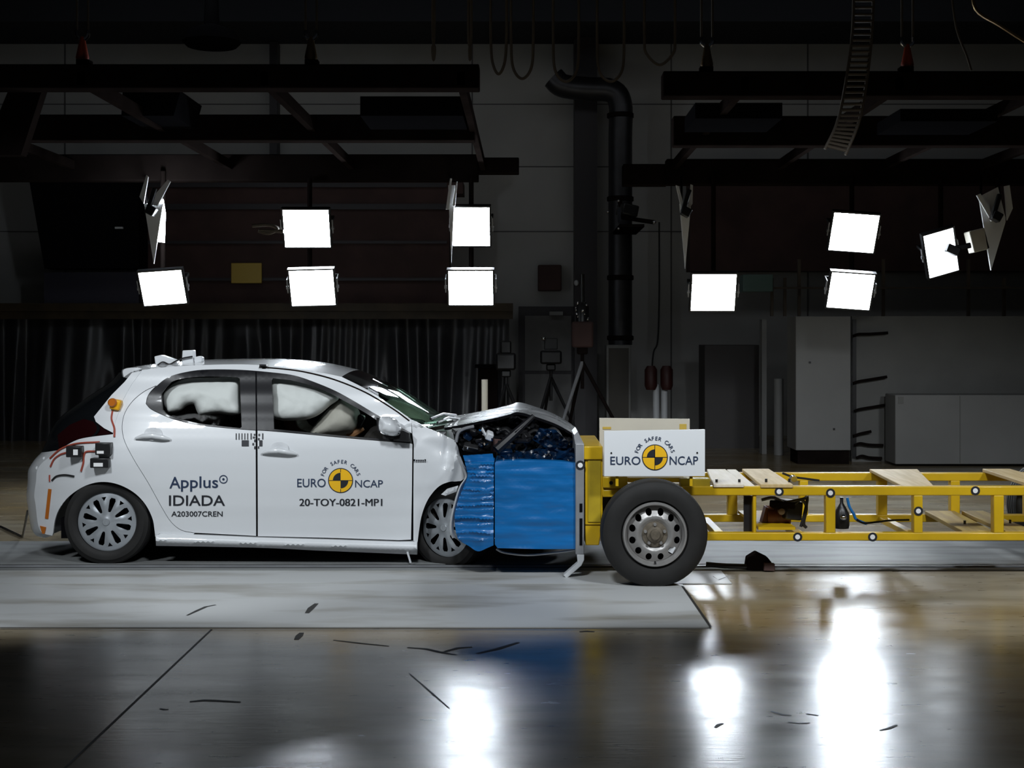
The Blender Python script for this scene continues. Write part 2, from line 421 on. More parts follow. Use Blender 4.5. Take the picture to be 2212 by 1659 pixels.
for p, w in (([(404, 1332), (425, 1322), (445, 1313), (466, 1309)], 0.025), ([(663, 1327), (672, 1316), (684, 1306)], 0.04), ([(640, 1382), (646, 1374), (652, 1367)], 0.04),
             ([(880, 1399), (920, 1402), (950, 1409), (985, 1415)], 0.03), ([(960, 1408), (990, 1400), (1020, 1398)], 0.03), ([(1030, 1412), (1075, 1402), (1120, 1388)], 0.035),
             ([(720, 1383), (780, 1390), (840, 1396)], 0.02), ([(1665, 1537), (1690, 1544), (1710, 1546)], 0.018), ([(1742, 1542), (1768, 1546)], 0.012),
             ([(1900, 1578), (1920, 1574), (1938, 1566)], 0.018), ([(1545, 1572), (1552, 1566), (1562, 1563)], 0.02), ([(1702, 1560), (1725, 1563), (1750, 1562)], 0.014),
             ([(410, 1516), (440, 1513), (470, 1514), (520, 1517)], 0.03), ([(345, 1531), (355, 1533), (364, 1533)], 0.015), ([(884, 1455), (930, 1495), (970, 1530)], 0.01),
             ([(1252, 1365), (1268, 1364), (1284, 1365)], 0.03), ([(1540, 1247), (1552, 1255), (1575, 1246)], 0.012)):
    floor_mark('scuff_mark', p, w, M['scuff'], 0.0074 if p[0][1] < 1360 else 0.0013)

def wall_things():
    # mezzanine fronts behind the lamps
    mb = MB(); mb.prism([(300, 392), (1000, 392), (1000, 418), (970, 418), (970, 655), (300, 655)], 21.6, 0.6)
    o = obj('platform', mb, M['steel_brown']); tag(o, 'dark brown steel platform front behind the left lamps', 'platform')
    for a, b in ((395, 404), (440, 452), (520, 526), (600, 606)):
        k = MB().pbox(310, a, 965, b, 21.55, 0.05); obj('ledge', k, M['column'], o)
    mb = MB(); mb.prism([(62, 383), (300, 383), (300, 580), (96, 580)], 21.0, 0.5)
    o = obj('container', mb, M['blackmatt']); tag(o, 'black hanging container with slanted side left of the side-on lamp', 'container')
    obj('latch', MB().pbox(248, 490, 265, 494, 20.96, 0.05), M['white_metal'], o)
    mb = MB(); mb.pbox(-200, 655, 1108, 672, 21.2, 0.3); mb.pbox(-200, 672, 1108, 689, 21.25, 0.2)
    tag(obj('crane_beam', mb, M['ochre_dark']), 'long dull ochre beam above the plastic curtain', 'beam')
    tag(obj('crate', MB().pbox(95, 588, 300, 655, 21.3, 0.25), pm('dusk_blue_box', (0.035, 0.033, 0.05), 0.6)), 'dusky blue box on the ochre beam at left', 'box')
    # plastic curtain
    rows = []
    random.seed(4)
    for j in range(9):
        row = []
        for i in range(340):
            px = -150 + i * (1250 + 0) / 339.0
            py = 688 + (958 - 688) * j / 8.0
            fold = 0.10 * math.sin(px * 0.075 + 3.2 * math.sin(px * 0.021) + 0.25 * j * math.sin(px * 0.02)) + 0.03 * math.sin(px * 0.19 + 4 * math.sin(px * 0.017) + j * 0.3)
            p = at(px, py, 22.0); row.append(Vector((p.x, p.y + fold * (0.4 + j / 10), p.z)))
        rows.append(row)
    tag(obj('plastic_curtain', MB().grid(rows), M['curtain'], ang=80), 'dark pleated plastic curtain hanging below the ochre beam', 'curtain')
    tag(obj('notice_board', MB().pbox(499, 568, 565, 612, 21.5, 0.05), M['sign_yellow'], bevel=0.01), 'plain yellow notice board on the brown platform', 'sign')
    # right platform
    mb = MB(); mb.pbox(1490, 360, 2600, 585, 22.3, 0.5)
    o = obj('platform', mb, M['steel_brown']); tag(o, 'dark brown steel platform front behind the right lamps', 'platform')
    mb = MB()
    t = thing('railing', 'thin steel railing above the pale wall cabinets', 'railing', at(1900, 683, 19.2))
    obj('handrail', MB().pbox(1640, 620, 2400, 624, 19.2, 0.05), M['cable_pale'], t)
    for px in (1668, 1696, 1727, 1909, 2093, 2170): obj('post', MB().pbox(px - 3, 560 if px in (1727, 1909, 2093) else 600, px + 3, 683, 19.25, 0.05), M['cable_pale'], t)
    tag(obj('control_box', MB().pbox(1605, 593, 1670, 630, 18.9, 0.29), M['teal'], bevel=0.01), 'teal box beside the lowest right-hand lamp row', 'box')
    # pale cabinets
    t = thing('wall_cabinet', 'tall pale cabinet panel standing left of the cable shelves', 'cabinet', at(1779, 1003, 17.9))
    obj('body', MB().pbox(1719, 683, 1838, 973, 17.9, 0.6), M['pale_panel'], t, bevel=0.01)
    obj('plinth', MB().pbox(1723, 973, 1834, 1003, 17.95, 0.5), M['steel_dark'], t)
    for x, y in ((1750, 783), (1802, 927)): obj('screw', MB().pbox(x - 2, y - 2, x + 2, y + 2, 17.88, 0.03), M['black'], t)
    t = thing('partition_panel', 'wide grey partition with cable slots behind the low white cabinet', 'panel', at(2050, 1003, 18.2))
    obj('sheet', MB().pbox(1840, 683, 2600, 1000, 18.3, 0.12), M['grey_wall_box'], t)
    obj('opening', MB().pbox(1842, 690, 1850, 990, 18.27, 0.04), M['black'], t)
    for (a, b, c, d) in ((1843, 722, 1918, 719), (1843, 824, 1916, 814), (1846, 884, 1930, 872), (1843, 938, 1882, 932), (1846, 958, 1908, 962), (1850, 985, 1905, 990)):
        obj('cable', MB().tube([at(*p, 18.2) for p in cr([(a, b + 4), (a + 12, b), ((a + c) / 2, (b + d) / 2 + 1), (c, d)], 4)], 0.02, 6), M['steel_dark'], t)
    t = thing('low_cabinet', 'low wide white cabinet in front of the grey partition at right', 'cabinet', at(2100, 1003, 17.9))
    obj('body', MB().pbox(1934, 853, 2560, 1003, 17.6, 0.5), M['pale_panel'], t, bevel=0.012)
    obj('seam', MB().pbox(2073.5, 856, 2075.5, 1001, 17.59, 0.02), M['grey_wall_box'], t)
    obj('sticker', MB().pbox(1941, 857, 1952, 872, 17.59, 0.02), M['grey_wall_box'], t)
    tag(obj('wall_duct', MB().pbox(1646, 690, 1656, 985, 19.5, 0.2), M['pale_panel']), 'thin pale vertical duct left of the tall pale cabinet', 'duct')
    tag(obj('white_tube', MB().cyl(at(1682, 983, 19.3), at(1682, 818, 19.3), 0.065, 14), M['pale_panel']), 'short pale upright tube beside the thin duct', 'tube')
    tag(obj('dark_cabinet', MB().pbox(1522, 745, 1640, 985, 20.5, 0.7), pm('charcoal_cabinet', (0.05, 0.045, 0.045), 0.6), bevel=0.01), 'dark cabinet between the red-topped posts and the thin duct', 'cabinet')
    # red-topped posts
    for px, lb in ((1406, 'left of two red-topped white posts near the grey locker'), (1440, 'right of two red-topped white posts near the dark cabinet')):
        t = thing('guard_post', lb, 'post', at(px, 960, 21.0), 'red topped posts')
        obj('post', MB().cyl(at(px + 11 if px < 1420 else px - 5, 963, 21.0), at(px + 11 if px < 1420 else px - 5, 830, 21.0), 0.05, 12), M['white_metal'], t)
        obj('cap', MB().lathe([(0, 0), (0.07, 0), (0.095, 0.06), (0.095, 0.30), (0.06, 0.36), (0, 0.36)], at(px, 842, 20.9), 14, (0, 0, 1)), pm('dull_red', (0.05, 0.012, 0.010), 0.5), t)
    tag(obj('hanging_cable', MB().tube([at(*p, 23.17) for p in cr([(1424, 480), (1424, 640), (1421, 735), (1412, 760), (1408, 800)], 5)], 0.012, 6), M['black']), 'thin black cable hanging above the red-topped posts', 'cable')
    # duct with elbow
    path = cr([(1195, 168), (1215, 185), (1265, 192), (1320, 196), (1340, 225), (1340, 300), (1340, 420), (1340, 745)], 6)
    t = thing('ventilation_duct', 'tall round duct bending over beside the dark column', 'duct', at(1338, 745, 22.2))
    obj('pipe', MB().tube([at(*p, 22.2) for p in path], 0.19, 18), M['pipe'], t)
    for py in (250, 430, 600, 730): obj('band', MB().lathe([(0.195, -0.04), (0.215, -0.03), (0.215, 0.03), (0.195, 0.04)], at(1340, py, 22.2), 18, (0, 0, 1)), M['steel_dark'], t)
    t = thing('locker', 'narrow grey locker standing below the round duct', 'cabinet', at(1336, 953, 21.9))
    obj('body', MB().pbox(1310, 745, 1363, 953, 21.6, 0.5), M['grey_wall_box'], t, bevel=0.01)
    obj('door', MB().pbox(1315, 752, 1358, 945, 21.58, 0.03), pm('locker_door', (0.05, 0.045, 0.035), 0.6), t)
    # camera head on the duct
    t = thing('surveillance_camera', 'dark camera cluster on a bracket in front of the round duct', 'camera', at(1350, 490, 20.5))
    obj('bracket', MB().pbox(1338, 484, 1392, 490, 20.5, 1.56), M['steel_dark'], t)
    obj('body', MB().obox(at(1355, 455, 20.6), 0.25, 0.3, 0.17, (0, 0.2, 0.3)), M['black'], t, bevel=0.02)
    obj('arm', MB().tube([at(1338, 430, 20.6), at(1345, 470, 20.6), at(1412, 480, 20.6)], 0.035, 8), M['steel_dark'], t)
    obj('glass_front', MB().pbox(1334, 448, 1341, 482, 20.4, 0.04), M['chrome'], t)
    obj('knob', MB().sphere(at(1413, 480, 20.5), 0.03, 8), M['chrome'], t)
    for x, y in ((1313, 458), (1336, 434), (1336, 494)): obj('bolt', MB().sphere(at(x, y, 20.4), 0.02, 6), M['chrome'], t)
    # steel door with frame
    t = thing('door_1', 'pale grey steel double-height door behind the camera tripods', 'door', at(1185, 958, 22.9)); t['kind'] = 'structure'
    obj('frame', MB().pbox(1120, 662, 1242, 958, 22.95, 0.2), M['column'], t)
    obj('leaf', MB().pbox(1134, 682, 1234, 801, 22.9, 0.06), M['dark_door'], t)
    obj('leaf', MB().pbox(1134, 808, 1234, 955, 22.9, 0.06), M['dark_door'], t)
    obj('closer', MB().pbox(1187, 673, 1216, 681, 22.8, 0.1), M['pale_panel'], t)
    tag(obj('switch_panel', MB().pbox(1162, 572, 1213, 628, 22.9, 0.3), M['steel_brown'], bevel=0.02), 'small dark brown wall panel above the steel door', 'panel')
    # mid-level dark box with ledge and white post
    t = thing('pedestal', 'dark pedestal with flat top behind the white post', 'pedestal', at(1052, 960, 21.2))
    obj('body', MB().pbox(1033, 795, 1074, 960, 21.2, 0.3), M['steel_dark'], t)
    obj('top', MB().pbox(1026, 788, 1078, 795, 21.1, 0.5), M['blackmatt'], t)
    tag(obj('white_post', MB().cyl(at(1047, 1041, 15.7), at(1047, 820, 15.7), 0.036, 14), M['white_post']), 'slim cream-white post standing behind the crumpled bonnet', 'post')
    return
wall_things()

# tripods behind the car
def tripod(px, head_y, foot_y, spread, D, label, name='camera_tripod', mat='black', cat='tripod', legc=None, col_y=None):
    b = at(px, foot_y, D); b.z = 0.0
    t = thing(name, label, cat, b)
    top = at(px, head_y, D)
    for k in range(3):
        a = R(90 + 120 * k + 20)
        p = Vector((b.x + spread * math.cos(a), b.y + spread * math.sin(a), 0.0))
        l = obj('leg', MB().tube([top, top.lerp(p, 0.5), p], [0.026, 0.022, 0.018], 8), M[legc] if legc and k == 1 else M[mat], t)
        obj('foot', MB().sphere(p + Vector((0, 0, 0.02)), 0.025, 6), M['black'], l)
    obj('centre_column', MB().cyl(top - Vector((0, 0, 0.35)), top + Vector((0, 0, 0.12)), 0.024, 10), M[mat], t)
    obj('head', MB().obox(top + Vector((0, 0, 0.15)), 0.14, 0.12, 0.10), M[mat], t, bevel=0.02)
    return t, top
t, top = tripod(1093, 830, 960, 0.42, 19.6, 'dark camera tripod between the white post and the steel door')
c = thing('camera', 'small dark camera on the tripod next to the white post', 'camera', top + Vector((0, 0, 0.2)))
obj('body', MB().obox(top + Vector((0, 0, 0.32)), 0.28, 0.3, 0.24), M['black'], c, bevel=0.03)
obj('viewfinder', MB().obox(top + Vector((0, 0, 0.52)), 0.15, 0.2, 0.18), M['black'], c, bevel=0.02)
t, top = tripod(1190, 815, 960, 0.50, 20.8, 'dark camera tripod standing in front of the steel door')
c = thing('camera', 'dark camera with small bright glint in front of steel door', 'camera', top + Vector((0, 0, 0.2)))
obj('body', MB().obox(top + Vector((0, 0, 0.30)), 0.32, 0.4, 0.2), M['black'], c, bevel=0.03)
obj('monitor', MB().obox(top + Vector((0.0, 0, 0.50)), 0.2, 0.06, 0.17), M['black'], c, bevel=0.01)
obj('knob', MB().sphere(at(1174, 731, 20.5), 0.035, 8), M['chrome'], c)
t, top = tripod(1258, 782, 960, 0.72, 18.2, 'large surveying tripod with one shiny leg before the column', 'survey_tripod', 'steel_dark', 'tripod', 'alu')
c = thing('survey_instrument', 'tall instrument with glittering reflectors on the large tripod', 'instrument', top + Vector((0, 0, 0.2)))
obj('body', MB().obox(top + Vector((0, 0, 0.36)), 0.28, 0.25, 0.34), M['steel_brown'], c, bevel=0.03)
obj('mast', MB().cyl(top + Vector((0, 0, 0.5)), top + Vector((0, 0, 1.15)), 0.03, 10), M['black'], c)
obj('head', MB().lathe([(0, 0), (0.075, 0), (0.085, 0.1), (0.085, 0.36), (0.05, 0.42), (0, 0.42)], at(1258, 722, 18.2), 14, (0, 0, 1)), M['black'], c)
random.seed(3)
for k in range(16):
    a = random.uniform(-1.5, 1.5); z = random.uniform(0, 0.40)
    obj('reflector', MB().sphere(at(1258, 720, 18.2) + Vector((0.085 * math.sin(a), -0.085 * abs(math.cos(a)), z)), random.uniform(0.012, 0.02), 6), M['chrome'], c)
tag(obj('signal_lamp', MB().sphere(at(1245, 611, 22.66), 0.04, 8, (1, 1, 1.2)), M['white_metal']), 'small pale round lamp above the survey instrument', 'lamp')

# ------------------------------------------------------------------ lighting gantries
def gantry(label, beams, ties, poles, base):
    t = thing('lighting_gantry', label, 'gantry', base, 'lighting gantries')
    for (a, b, c_, d, D) in beams: obj('beam', MB().pbox(a, b, c_, d, D, 0.20), M['steel_dark'], t, bevel=0.01)
    for (x, D0, D1, z0, z1) in ties: obj('crossbar', MB().box(x - 0.03, x + 0.03, D0, D1, z0 + 0.06, z1), M['steel_dark'], t)
    for (px, y0, y1, D) in poles: obj('hanger_pole', MB().cyl(at(px, y0, D), at(px, y1, D), 0.028, 10), M['steel_dark'], t)
    return t
GL = gantry('long dark lighting gantry hanging above the white car', [(-300, 138, 1035, 190, 10.6), (-300, 247, 1025, 303, 13.0), (-300, 333, 1033, 390, 15.9), (1030, 340, 1121, 374, 16.0)],
            [(-3.4, 10.6, 16.1, 3.50, 3.66), (-0.5, 10.6, 16.1, 3.50, 3.66), (-2.0, 10.6, 16.1, 3.50, 3.66), (-5.2, 10.6, 16.1, 3.50, 3.66)],
            [(352, 370, 640, 15.85), (669, 385, 655, 15.85), (1018, 385, 655, 15.85)], at(500, 390, 13))
obj('dark_box', MB().pbox(778, 208, 1000, 250, 12.0, 0.8), M['blackmatt'], GL)
obj('dark_box', MB().prism([(265, 196), (390, 196), (375, 250), (262, 250)], 12.2, 0.8), M['blackmatt'], GL)
obj('brace', MB().prism([(20, 190), (92, 190), (45, 335), (-40, 335)], 10.9, 0.12), M['steel_dark'], GL)
GR = gantry('long dark lighting gantry hanging above the yellow trolley', [(1433, 153, 2500, 207, 10.8), (1455, 250, 2500, 314, 13.2), (1440, 343, 2500, 398, 15.9), (1346, 354, 1442, 400, 16.0)],
            [(1.7, 10.8, 16.1, 3.50, 3.66), (2.9, 10.8, 16.1, 3.50, 3.66), (4.1, 10.8, 16.1, 3.50, 3.66), (5.2, 10.8, 16.1, 3.50, 3.66)],
            [(1541, 380, 640, 15.85), (1840, 385, 640, 15.85), (2155, 385, 480, 15.85), (2032, 385, 550, 15.85)], at(1900, 390, 13))
obj('dark_box', MB().pbox(1502, 222, 1690, 256, 12.0, 0.8), M['blackmatt'], GR)
obj('dark_box', MB().pbox(1945, 235, 2155, 262, 12.0, 0.8), M['blackmatt'], GR)

# hoists that carry the gantries
def hoist(px, y1, D, label, matk='copper', red=False):
    b = at(px, y1, D)
    t = thing('chain_hoist', label, 'hoist', b, 'chain hoists')
    ch = MB()
    for s in (-12, 12): ch.tube([at(px + s, -140, D), at(px + s, y1 - 70, D)], 0.010, 6)
    obj('chain', ch, M['cable_pale'], t)
    obj('shackle', MB().tube([at(*p, D) for p in cr([(px - 12, y1 - 72), (px - 11, y1 - 60), (px, y1 - 52), (px + 11, y1 - 60), (px + 12, y1 - 72)], 4)], 0.016, 8), M['chrome'], t)
    obj('hook_block', MB().lathe([(0, 0), (0.035, 0.0), (0.05, 0.04), (0.03, 0.14), (0.018, 0.20), (0, 0.20)], at(px, y1 - 2, D), 12, (0, 0, 1)), M['red'] if red else M['copper'], t)
    obj('lug', MB().pbox(px - 14, y1 - 10, px + 14, y1, D - 0.05, 0.1), M['steel_dark'], t)
hoist(672, 138, 10.7, 'chain hoist with brass hook above the middle of the car gantry')
hoist(178, 138, 10.7, 'chain hoist with red hook block above the left of the car gantry', red=True)
hoist(1527, 153, 10.9, 'chain hoist with brass hook above the left end of the trolley gantry')
hoist(1960, 153, 10.9, 'chain hoist with dark red hook block right of the cable ladder', red=True)
# festoon cable, cable ladder, hanging lines
def festoon():
    t = thing('festoon_cable', 'loops of flat cable hanging from the ceiling beside the column', 'cable', at(1200, 175, 17))
    obj('track', MB().pbox(880, -40, 1500, -25, 17, 0.1), M['steel_dark'], t)
    for (a, b, yb) in ((935, 938, 130), (1060, 1094, 160), (1104, 1152, 170), (1195, 1250, 176), (1290, 1348, 176), (1392, 1458, 140), (1012, 1018, 130)):
        pts = cr([(a, -30), (a, 80), (a + 4, yb - 25), ((a + b) / 2, yb), (b - 4, yb - 25), (b, 80), (b, -30)], 6)
        obj('loop', MB().tube([at(*p, 17) for p in pts], 0.018, 6), M['cable_pale'], t)
festoon()
t = thing('cable_ladder', 'dark ladder-like cable carrier hanging across the trolley gantry', 'cable carrier', at(1800, 335, 10.6))
L1 = cr([(1845, -60), (1842, 60), (1830, 160), (1810, 260), (1782, 322)], 8); L2 = cr([(1888, -60), (1884, 60), (1874, 160), (1856, 260), (1826, 335)], 8)
obj('side_chain', MB().tube([at(*p, 10.5) for p in L1], 0.012, 6), M['cable_pale'], t)
obj('side_chain', MB().tube([at(*p, 10.5) for p in L2], 0.012, 6), M['cable_pale'], t)
mb = MB()
for i in range(1, len(L1) - 1): mb.tube([at(*L1[i], 10.5), at(*L2[i], 10.5)], 0.012, 6)
obj('rungs', mb, M['cable_pale'], t)
tag(obj('slack_rope', MB().tube([at(*p, 12.5) for p in cr([(2100, -40), (2108, 20), (2160, 55), (2230, 100)], 5)], 0.016, 6), M['copper']), 'brownish slack rope at the upper right corner', 'rope')
tag(obj('hanging_rope', MB().tube([at(*p, 14) for p in cr([(2052, -40), (2066, 60), (2088, 120), (2098, 152)], 5)], 0.012, 6), M['cable_pale']), 'thin dull rope hanging left of the slack rope', 'rope')
tag(obj('ceiling_lamp', MB().lathe([(0, 0), (0.32, 0.02), (0.38, 0.08), (0.30, 0.22), (0.1, 0.3), (0.05, 1.6)], at(457, 104, 18), 20, (0, 0, 1)), M['blackmatt']), 'unlit dark dish lamp hanging above the left gantry', 'lamp')

def flood(px, py, w, h, D, label, roll=0.0, pitch=24, yaw=0.0, glow='lens'):
    """lit floodlight facing the test lane"""
    wm, hm = w * D / F, h * D / F
    c = at(px, py, D); base = c.copy(); base.z -= hm / 2
    t = thing('floodlight', label, 'floodlight', base, 'lit floodlights')
    Mx = Matrix.Translation(c) @ Matrix.Rotation(R(yaw), 4, 'Z') @ Matrix.Rotation(R(roll), 4, 'Y') @ Matrix.Rotation(R(pitch), 4, 'X')
    hc = hm / max(0.3, math.cos(R(pitch)))
    obj('lens', MB().box(-wm / 2, wm / 2, -0.012, 0.0, -hc / 2, hc / 2).xform(Mx), M[glow], t, flat=True)
    e = 0.018
    fr = MB()
    fr.box(-wm / 2 - e, wm / 2 + e, -0.02, 0.05, hc / 2, hc / 2 + e); fr.box(-wm / 2 - e, wm / 2 + e, -0.02, 0.05, -hc / 2 - e, -hc / 2)
    fr.box(-wm / 2 - e, -wm / 2, -0.02, 0.05, -hc / 2, hc / 2); fr.box(wm / 2, wm / 2 + e, -0.02, 0.05, -hc / 2, hc / 2)
    obj('bezel', fr.xform(Mx), M['black'], t)
    hs = MB(); hs.box(-wm / 2, wm / 2, 0.001, 0.06, -hc / 2, hc / 2); hs.box(-wm / 3, wm / 3, 0.06, 0.13, -hc / 3, hc / 3)
    obj('housing', hs.xform(Mx), M['steel_dark'], t)
    yk = MB()
    for s in (-1, 1): yk.box(s * (wm / 2 + 0.035) - 0.006, s * (wm / 2 + 0.035) + 0.006, -0.005, 0.03, -0.06, 0.10); yk.cyl((s * (wm / 2 + 0.02), 0.012, 0), (s * (wm / 2 + 0.05), 0.012, 0), 0.02, 10)
    obj('yoke', yk.xform(Mx), M['alu'], t)
    yk = MB(); yk.box(-wm / 2 - 0.04, wm / 2 + 0.04, 0.135, 0.15, 0.07, 0.10)
    for s in (-1, 1): yk.box(s * (wm / 2 + 0.035) - 0.006, s * (wm / 2 + 0.035) + 0.006, 0.03, 0.15, 0.07, 0.10)
    obj('yoke_bar', yk.xform(Mx), M['black'], t)
    obj('mount', MB().cyl(c + Vector((0, 0.10, 0.02)), Vector((min(((q - CX) * 15.85 / F for q in (352, 669, 1018, 1541, 1840, 2032)), key=lambda v: abs(v - c.x * 15.85 / D)), 15.86, c.z + 0.02)), 0.022, 8), M['black'], t)
    return t
flood(352, 621, 92, 70, 15.4, 'lit floodlight in the lower row, leftmost above the car', -4)
flood(663, 493, 98, 77, 15.6, 'lit floodlight in the upper row above the middle of the car')
flood(675, 621, 94, 74, 15.4, 'lit floodlight in the lower row above the middle of the car', -1.5)
flood(1018, 489, 79, 80, 15.6, 'lit floodlight in the upper row next to the thin side-on shield')
flood(1017, 621, 95, 72, 15.4, 'lit floodlight in the lower row above the crumpled bonnet')
flood(1541, 631, 94, 77, 15.6, 'lit floodlight next to the teal box above the trolley')
flood(1844, 502, 97, 78, 15.6, 'lit floodlight in the upper row above the trolley', 4)
flood(1837, 628, 92, 74, 15.4, 'lit floodlight in the lower row above the tall pale cabinet', 4)
flood(2032, 546, 66, 92, 15.5, 'tilted lit floodlight half behind a dark clamp at right', -16, glow='lens_dim')

def shield(px, label, tri, yokes, D, lit=None, boxr=None, clamp=None):
    """floodlight turned sideways: white triangular side plate, yoke arms, clamp"""
    b = at(px, max(p[1] for p in tri), D)
    t = thing('shielded_floodlight', label, 'floodlight', b, 'side-on floodlights')
    obj('side_plate', MB().prism(tri, D, 0.03), M['shield_white_lit'], t)
    for y in yokes: obj('yoke_arm', MB().prism(y, D - 0.05, 0.03), M['shield_white_lit'], t)
    obj('mount', MB().cyl(at(tri[0][0] + 4, tri[0][1] + 3, D + 0.02), at(tri[0][0] + 4, 378, 15.95), 0.015, 8), M['black'], t)
    if clamp: obj('clamp', MB().obox(at(clamp[0], clamp[1], D - 0.1), 0.10, 0.12, 0.10, (0, 0.5, 0)).obox(at(clamp[0], clamp[1] - 24, D - 0.1), 0.05, 0.05, 0.26, (0, 0.3, 0)), M['black'], t, bevel=0.01)
    if lit: obj('lens', MB().prism(lit, D + 0.04, 0.02), M['lens'], t, flat=True)
    if boxr: obj('ballast_box', MB().obox(at(*boxr, D + 0.1), 0.18, 0.2, 0.24, (0, -0.25, 0)), M['cream_board'], t, bevel=0.01)
    return t
shield(333, 'side-on floodlight with white wedge plate above the lowest left lamp', [(311, 440), (352, 440), (332, 570)], [[(301, 425), (316, 378), (320, 382), (310, 440)], [(318, 440), (362, 388), (368, 392), (340, 445)]],
       15.2, [(316, 440), (352, 430), (357, 460), (355, 524), (340, 522)], None, (327, 455))
shield(976, 'very thin side-on floodlight plate left of the upper lamp at bonnet end', [(968, 400), (983, 400), (975, 568)], [[(963, 452), (972, 385), (976, 385), (970, 452)], [(977, 445), (986, 392), (988, 392), (983, 445)]], 15.2)
shield(1480, 'thin side-on floodlight with white wedge plate left of the teal box', [(1468, 440), (1493, 440), (1480, 580)], [[(1460, 400), (1466, 402), (1480, 452), (1473, 455)], [(1492, 398), (1497, 400), (1496, 440), (1486, 455)]], 15.2, None, None, (1482, 458))
shield(2150, 'side-on floodlight with large white wedge plate at far right', [(2115, 425), (2156, 404), (2172, 470), (2172, 480), (2141, 584)], [[(2170, 402), (2181, 400), (2188, 450), (2176, 476)], [(2110, 422), (2118, 418), (2150, 470), (2142, 478)]],
       15.2, None, (2110, 520), (2152, 468))
tag(obj('lamp_clamp', MB().obox(at(2058, 540, 14.9), 0.14, 0.1, 0.09, (0, 0.4, 0)).obox(at(2076, 534, 14.95), 0.2, 0.08, 0.06, (0, -0.2, 0)), M['black'], bevel=0.01), 'dark clamp in front of the tilted floodlight', 'clamp')
tag(obj('cable_loop', MB().tube([at(*p, 15.3) for p in cr([(545, 488), (580, 486), (600, 494), (580, 504), (560, 498), (612, 500)], 5)], 0.02, 6), M['cable_pale']), 'loop of pale cable left of the upper middle lamp', 'cable')

# ------------------------------------------------------------------ text
_gc = {}
def glyph(s, offset=0.0):
    if (s, offset) in _gc: return _gc[(s, offset)]
    cu = bpy.data.curves.new('tmp', 'FONT'); cu.body = s; cu.offset = offset; cu.resolution_u = 4; cu.dimensions = '2D'; cu.fill_mode = 'FRONT'
    o = bpy.data.objects.new('tmp', cu); col.objects.link(o)
    dg = bpy.context.evaluated_depsgraph_get(); me = bpy.data.meshes.new_from_object(o.evaluated_get(dg))
    vs = [(v.co.x, v.co.y) for v in me.vertices]; fs = [list(p.vertices) for p in me.polygons]
    bpy.data.objects.remove(o); bpy.data.curves.remove(cu); bpy.data.meshes.remove(me)
    _gc[(s, offset)] = (vs, fs); return vs, fs
def text(mb, s, rect, fn, offset=0.0, mi=0):
    vs, fs = glyph(s, offset)
    x0 = min(v[0] for v in vs); x1 = max(v[0] for v in vs); y0 = min(v[1] for v in vs); y1 = max(v[1] for v in vs)
    a, b, c, d = rect
    P = [fn(a + (v[0] - x0) / (x1 - x0) * (c - a), d - (v[1] - y0) / (y1 - y0) * (d - b)) for v in vs]
    return mb.add(P, fs, mi)
def arc_text(mb, s, c, rad, hgt, a0, a1, fn, offset=0.0, mi=0):
    n = len(s)
    for i, ch in enumerate(s):
        if ch == ' ': continue
        vs, fs = glyph(ch, offset); k = hgt / 0.72
        x0 = min(v[0] for v in vs); x1 = max(v[0] for v in vs); a = R(a0 + (a1 - a0) * i / (n - 1))
        ux, uy = math.cos(a), math.sin(a)
        P = []
        for v in vs:
            lx = (v[0] - (x0 + x1) / 2) * k; ly = v[1] * k
            P.append(fn(c[0] + (rad + ly) * ux + lx * uy, c[1] - (rad + ly) * uy + lx * ux))
        mb.add(P, fs, mi)
    return mb
def ring2d(c, r, n=48, a0=0, a1=360): return [(c[0] + r * math.cos(R(a0 + (a1 - a0) * i / n)), c[1] - r * math.sin(R(a0 + (a1 - a0) * i / n))) for i in range(n + (0 if a1 - a0 == 360 else 1))]
def disc(mb, c, r, fn, mi=0, a0=0, a1=360, n=48):
    ps = [fn(*p) for p in ring2d(c, r, n, a0, a1)]; o = fn(*c); m = len(ps)
    return mb.add([o] + ps, [(0, i + 1, (i + 1) % m + 1) for i in range(m if a1 - a0 == 360 else m - 1)], mi)
def rect2d(mb, a, b, c, d, fn, mi=0): return mb.add([fn(a, b), fn(c, b), fn(c, d), fn(a, d)], [(0, 1, 2, 3)], mi)
def roundel(c, r, fn):
    mb = MB(); disc(mb, c, r, lambda x, y: fn(x, y, 0.003), 0); disc(mb, c, r * 0.93, lambda x, y: fn(x, y, 0.004), 1)
    f5 = lambda x, y: fn(x, y, 0.005)
    disc(mb, c, r * 0.62, f5, 0, 90, 180, 14); disc(mb, c, r * 0.62, f5, 0, 270, 360, 14)
    rect2d(mb, c[0] - r * 0.95, c[1] - r * 0.025, c[0] + r * 0.95, c[1] + r * 0.025, f5, 0)
    rect2d(mb, c[0] - r * 0.025, c[1] - r * 0.95, c[0] + r * 0.025, c[1] + r * 0.95, f5, 0)
    return mb

# ------------------------------------------------------------------ the car
YC = 10.80
def Dside(px, py):
    z = H - (py - HY) * 9.93 / F
    o = interp([(0.10, .062), (0.20, .052), (0.32, .040), (0.45, .022), (.60, .004), (.74, 0), (.84, .004), (.90, .014), (.96, .03), (1.05, .058), (1.2, .115), (1.35, .185), (1.47, .26)], z)
    if px < 330:
        t = (330 - px) / 250.0; o += 0.26 * t ** 2.6
        o -= 0.03 * math.exp(-((px - 235) / 90) ** 2 - ((py - 1000) / 55) ** 2)
    if px > 880 and py > 900:
        t = (px - 880) / 120.0; o -= 0.0 + 0.02 * math.exp(-((px - 930) / 40) ** 2 - ((py - 1000) / 60) ** 2)
    if px > 700 and z > 1.0: o += 0.05 * ((px - 700) / 200.0) ** 2
    return 9.93 + o
def S(px, py, lift=0.0): return at(px, py, Dside(px, py) - lift)

